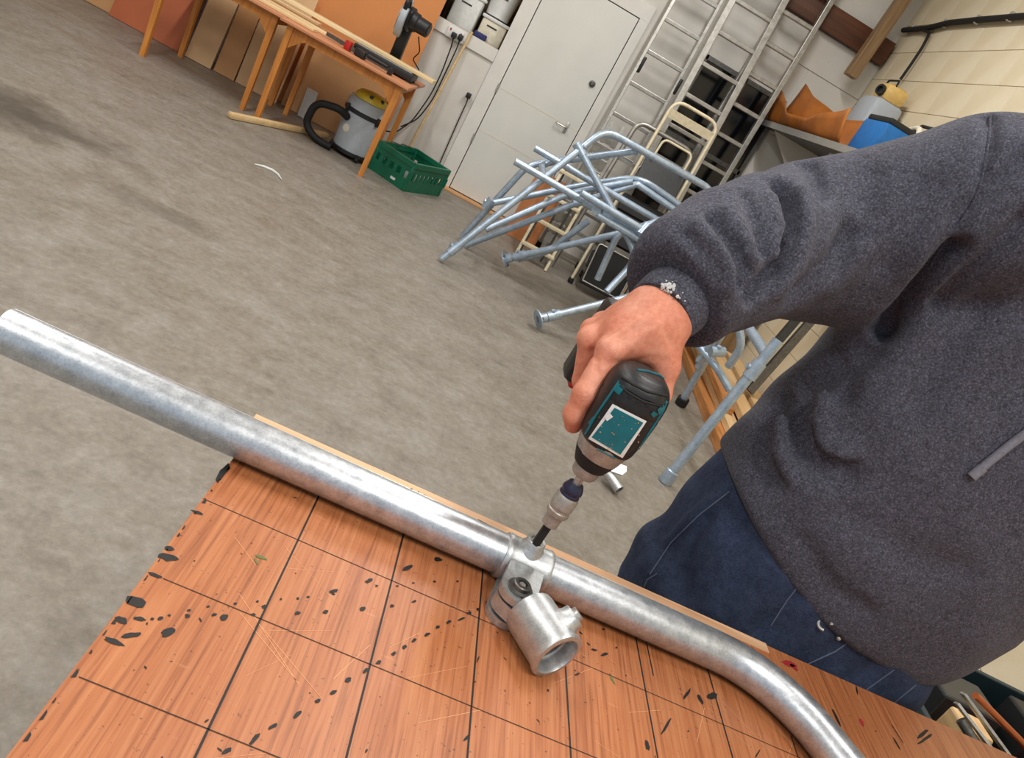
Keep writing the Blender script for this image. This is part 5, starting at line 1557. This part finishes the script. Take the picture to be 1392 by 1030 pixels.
fr.d = np.maximum(fr.d, 1.785 - Z_ + 0 * X_ + 0 * Y_).astype(np.float32)
raw_mesh('hair', [fr.mesh(1)], 'hair', person)

# --- hoodie
def hoodie_field(h):
    f = Field((0.17, 0.76, 0.86), (1.36, 1.46, 1.78), h)
    f.loft([(0.885, 0.785, 1.075, 0.255, 0.160), (0.94, 0.787, 1.072, 0.270, 0.170), (1.02, 0.790, 1.068, 0.278, 0.178), (1.10, 0.793, 1.068, 0.272, 0.178), (1.20, 0.80, 1.065, 0.262, 0.172), (1.33, 0.805, 1.065, 0.252, 0.158),
            (1.47, 0.80, 1.070, 0.250, 0.142), (1.56, 0.80, 1.075, 0.210, 0.118), (1.625, 0.80, 1.085, 0.125, 0.098), (1.67, 0.80, 1.085, 0.100, 0.095)], 0.02)
    f.cap(np.array((0.62, 1.02, 1.535)), np.array((0.76, 1.07, 1.60)), 0.112, 0.105, 0.03); f.cap(np.array((0.94, 1.06, 1.53)), np.array((0.83, 1.08, 1.59)), 0.108, 0.10, 0.03)
    f.cap(np.array((0.70, 1.14, 1.625)), np.array((0.90, 1.14, 1.625)), 0.065, 0.065, 0.05)     # hood lying on the back
    f.cap(np.array((0.70, 1.03, 1.625)), np.array((0.72, 1.13, 1.65)), 0.035, 0.05, 0.04); f.cap(np.array((0.90, 1.03, 1.625)), np.array((0.88, 1.13, 1.65)), 0.035, 0.05, 0.04)
    k = 0.022
    W1 = WR + fa * 0.045
    f.chain([W1, aty(945, 375, 0.905), FM, aty(1035, 336, 1.0), EL, aty(1160, 318, 1.065), aty(1235, 305, 1.05), aty(1330, 284, 1.03), SHr + np.array((0.05, 0.01, 0))],
            (0.068, 0.076, 0.083, 0.091, 0.103, 0.107, 0.110, 0.112, 0.105), k)
    f.cap(aty(1165, 372, 1.06), aty(1200, 402, 1.05), 0.062, 0.050, 0.05)                        # cloth hanging below the elbow
    f.chain([SHl - np.array((0.06, 0, 0)), SHl + np.array((0.03, 0.03, -0.05)), ELl, WRl + (ELl - WRl) * 0.25], (0.105, 0.10, 0.082, 0.062), 0.03)
    return f
CREASES = [
    ([(1062, 250), (1074, 271), (1077, 310), (1063, 362), (1014, 416)], .026, .012),
    ([(1097, 218), (1114, 243), (1115, 266)], .014, .014),
    ([(1158, 318), (1133, 354), (1102, 386), (1078, 404)], .014, .020),
    ([(1012, 262), (1032, 306), (1040, 350)], .008, .010),
    ([(968, 292), (999, 330), (1015, 362), (1010, 398)], .012, .009),
    ([(930, 318), (958, 345), (974, 372), (976, 410)], .007, .008),
    ([(1300, 340), (1286, 356), (1262, 388), (1232, 420), (1204, 446), (1190, 458)], .034, .017),
    ([(1392, 212), (1308, 288), (1284, 352)], .010, .014),
    ([(1392, 300), (1320, 366), (1262, 428)], .012, .016),
    ([(1184, 236), (1176, 268), (1182, 300)], .006, .016),
    ([(1260, 250), (1230, 320), (1196, 372)], .008, .022),
    ([(1140, 500), (1098, 530), (1086, 570), (1092, 612), (1112, 634), (1150, 648)], .015, .027),
    ([(1062, 548), (1042, 580), (1038, 620), (1054, 658)], .012, .021),
    ([(1180, 470), (1150, 500), (1140, 540)], .012, .024),
    ([(1150, 700), (1240, 760), (1330, 780)], .006, .03),
    ([(1330, 420), (1270, 500), (1240, 560)], .008, .025),
    ([(1090, 740), (1130, 800), (1190, 840)], .006, .02),
    ([(1346, 158), (1345, 185), (1341, 211), (1335, 242), (1325, 271), (1310, 296), (1290, 318), (1276, 340), (1266, 360)], .010, .009)]
RIDGES = [
    ([(1090, 262), (1096, 310), (1084, 360), (1050, 408)], -.008, .012),
    ([(1048, 268), (1060, 310), (1050, 356)], -.005, .010),
    ([(990, 285), (1018, 328), (1028, 360)], -.005, .010),
    ([(948, 305), (980, 338), (995, 368), (994, 404)], -.005, .008),
    ([(1170, 340), (1150, 372), (1122, 398)], -.006, .016),
    ([(1118, 540), (1112, 580), (1122, 606), (1150, 620)], -.005, .024),
    ([(1062, 575), (1060, 612), (1074, 650)], -.005, .018)]
hf0 = hoodie_field(0.010)
BV0 = bvh_of(*hf0.mesh(0))
ff = hoodie_field(0.0047)
for pix, dep, wid in CREASES + RIDGES:
  # a crease is carved as a thin sheet running inwards from the cloth surface
  for sink in ([0.0] if dep < 0 else [wid * 0.7 * k_ for k_ in range(int(dep * 1.15 / (wid * 0.7)) + 1)]):
    pts = []
    for q0, q1 in zip(pix[:-1], pix[1:]):
        for i in range(4):
            p = hit(BV0, q0[0] + (q1[0] - q0[0]) * i / 4, q0[1] + (q1[1] - q0[1]) * i / 4, -sink)
            if p is not None: pts.append(p)
    good = [pts[0]] if pts else []
    for p in pts[1:]:
        if (p - good[-1]).length < 0.09: good.append(p)
    if len(good) > 1: ff.crease([np.array(p) for p in good], dep * (1.3 if dep > 0 else 2.0), wid * 0.8)
ff.flush()
s_, X_, Y_, Z_ = ff.sub((-9, -9, -9), (9, 9, 9))
ff.d += (0.0035 * np.sin(X_ * 23 + 3 * np.sin(Z_ * 11) + Y_ * 9) * np.sin(Z_ * 17 + 2 * np.sin(X_ * 8 + Y_ * 13))).astype(np.float32)
# hem: pulled up on the raised arm's side
hem = np.interp(X_, [0.48, 0.56, 0.63, 0.70, 0.78, 0.90, 1.0, 1.08], [1.050, 1.002, 0.965, 0.940, 0.920, 0.902, 0.900, 0.91]) + (Y_ - 0.92) * 0.05
cut = hem - Z_ - 10.0 * ((X_ < 0.45) | (X_ > 1.10))
kk = 0.012
hh_ = np.clip(0.5 - 0.5 * (cut - ff.d) / kk, 0, 1)
ff.d = (cut * (1 - hh_) + ff.d * hh_ + kk * hh_ * (1 - hh_)).astype(np.float32)
# sleeve mouth
mouth = WR + fa * 0.036
pl = -((X_ - mouth[0]) * fa[0] + (Y_ - mouth[1]) * fa[1] + (Z_ - mouth[2]) * fa[2])
near = (X_ - mouth[0]) ** 2 + (Y_ - mouth[1]) ** 2 + (Z_ - mouth[2]) ** 2 < 0.12 ** 2
cut = np.where(near, pl, -1.0)
hh_ = np.clip(0.5 - 0.5 * (cut - ff.d) / kk, 0, 1)
ff.d = (cut * (1 - hh_) + ff.d * hh_ + kk * hh_ * (1 - hh_)).astype(np.float32)
hoodie_parts = ff.mesh(1)
hoodie = raw_mesh('hoodie', [hoodie_parts], 'fleece', person)
BVHD = bvh_of(*hoodie_parts)
# cuff: ribbed band round the wrist
cb = Vector(WR + fa * 0.004)
cx_, cy_, ca_ = frame_from(fa)
cuff_prof = [(0.0, 0.0375), (0.0, 0.0405), (0.003, 0.0425), (0.020, 0.0445), (0.045, 0.0455), (0.060, 0.045), (0.060, 0.036)]
cf = MB(); cf.lathe(cuff_prof, cb, fa, 48, 1.0, 0.92)
cuff = cf.build('cuff', 'fleece', person)
BVC = BVHTree.FromPolygons([v.co + cuff.parent.location for v in cuff.data.vertices], [tuple(p.vertices) for p in cuff.data.polygons])
rp_ = random.Random(3)
ps_ = MB()
for k in range(46):
    a_, r_ = rp_.uniform(0, 2 * PI), rp_.random() ** 0.7
    q = hit(BVC, 908 + 10 * r_ * math.cos(a_), 391 + 10 * r_ * math.sin(a_), 0.0002)
    if q is not None: ps_.ball(q, rp_.uniform(0.0008, 0.0020), 7)
for (x_, y_, r_) in ((921, 403, 0.0022), (924, 405, 0.0012), (928, 398, 0.0009), (931, 409, 0.0009)):
    q = hit(BVC, x_, y_, 0.0002)
    if q is not None: ps_.ball(q, r_, 7)
pso = ps_.build('paint_spot', 'paint_white', cuff); pso['kind'] = 'stuff'
# seams and drawstring
surf_tube(BVHD, [(1346, 158), (1345, 185), (1341, 211), (1335, 242), (1325, 271), (1310, 296), (1290, 318), (1276, 340), (1266, 360)], 0.0016, 'armhole_seam', 'fleece', hoodie, 0.0003, 6, 10)
cordo = surf_tube(BVHD, [(1320, 645), (1345, 624), (1370, 604), (1398, 583), (1450, 545), (1500, 508), (1560, 462)], 0.0058, 'drawstring', 'cord_grey', hoodie, 0.004, 10, 10)
p = hit(BVHD, 1318, 647, 0.004); p2 = hit(BVHD, 1334, 634, 0.004)
if p is not None and p2 is not None: MB().cyl(p, p2, 0.0068, n=12).build('drawstring_tip', 'cord_grey', hoodie)

# --- jeans and boots
fj = Field((0.42, 0.86, 0.05), (1.12, 1.32, 1.10), 0.0075)
fj.loft([(0.74, 0.765, 1.09, 0.255, 0.175), (0.86, 0.765, 1.075, 0.255, 0.172), (0.95, 0.765, 1.075, 0.250, 0.166), (1.06, 0.765, 1.08, 0.235, 0.150)], 0.02, 2.5)
for s in (-1, 1):
    fj.chain([(0.765 + s * 0.125, 1.09, 0.80), (0.77 + s * 0.135, 1.08, 0.48), (0.77 + s * 0.145, 1.10, 0.09)], (0.130, 0.098, 0.080), 0.03)
s_, X_, Y_, Z_ = fj.sub((-9, -9, -9), (9, 9, 9))
fj.d += (0.004 * np.sin(X_ * 30 + Z_ * 22 + 2 * np.sin(Z_ * 15)) * np.sin(Z_ * 9 + X_ * 7)).astype(np.float32)
jp0 = fj.mesh(0); BJ0 = bvh_of(*jp0)
for pix, dep, wid in (([(1095, 790), (1060, 830), (1030, 860)], .008, .010), ([(960, 700), (935, 750), (925, 790)], .006, .012), ([(1010, 720), (1000, 780), (980, 820)], .004, .016), ([(1190, 905), (1150, 925), (1120, 940)], .006, .010), ([(985, 670), (940, 705), (910, 735)], -.010, .010), ([(1085, 800), (1050, 845)], -.004, .008)):
    pts = [p for p in (hit(BJ0, *q) for q in pix) if p is not None]
    if len(pts) > 1: fj.crease([np.array(p) for p in pts], dep, wid)
fj.flush()
jeans_parts = fj.mesh(1)
jeans = raw_mesh('jeans', [jeans_parts], 'denim', person)
BVJ = bvh_of(*jeans_parts)
for pix in ([(992, 668), (950, 700), (912, 738), (884, 780)], [(1100, 778), (1070, 815), (1048, 850)], [(1168, 862), (1135, 885), (1098, 902)], [(1215, 910), (1180, 935), (1160, 955)], [(875, 800), (880, 788), (893, 780)], [(1245, 930), (1215, 955), (1195, 972)]):
    surf_tube(BVJ, pix, 0.0009, 'stitching', 'stitch', jeans, 0.0006, 5)
p = hit(BVJ, 1120, 846, 0.003)
if p is not None:
    rg = MB(); ns = (Vector(CAM) - p).normalized(); x, y, a = frame_from(ns)
    rg.tube([p + (x * math.cos(q) + y * math.sin(q)) * 0.009 for q in [0.6 + 4.6 * k / 12 for k in range(13)]], 0.0026, 8); rg.build('belt_ring', 'steel_bright', jeans)
p = hit(BVJ, 1139, 866, 0.002)
if p is not None: MB().ball(p, 0.004, 10).build('rivet', 'steel_bright', jeans)
for s in (-1, 1):
    c = Vector((0.77 + s * 0.145, 1.06, 0))
    m = MB()
    prof = []
    n_ = 20
    vs = []
    for (z, sc) in ((0.0, 1.0), (0.02, 1.04), (0.03, 1.0), (0.07, 0.9), (0.11, 0.62), (0.16, 0.45)):
        for k in range(n_):
            q = 2 * PI * k / n_
            vs.append((c.x + math.cos(q) * 0.055 * (0.6 + 0.4 * sc), c.y + 0.05 * (1 - sc) * 1.6 + math.sin(q) * 0.145 * sc - 0.0, z))
    fs = [(r * n_ + k, r * n_ + (k + 1) % n_, (r + 1) * n_ + (k + 1) % n_, (r + 1) * n_ + k) for r in range(5) for k in range(n_)] + [tuple(reversed(range(n_))), tuple(range(5 * n_, 6 * n_))]
    m.add(vs, fs); m.build('boot', 'boot_leather', person)
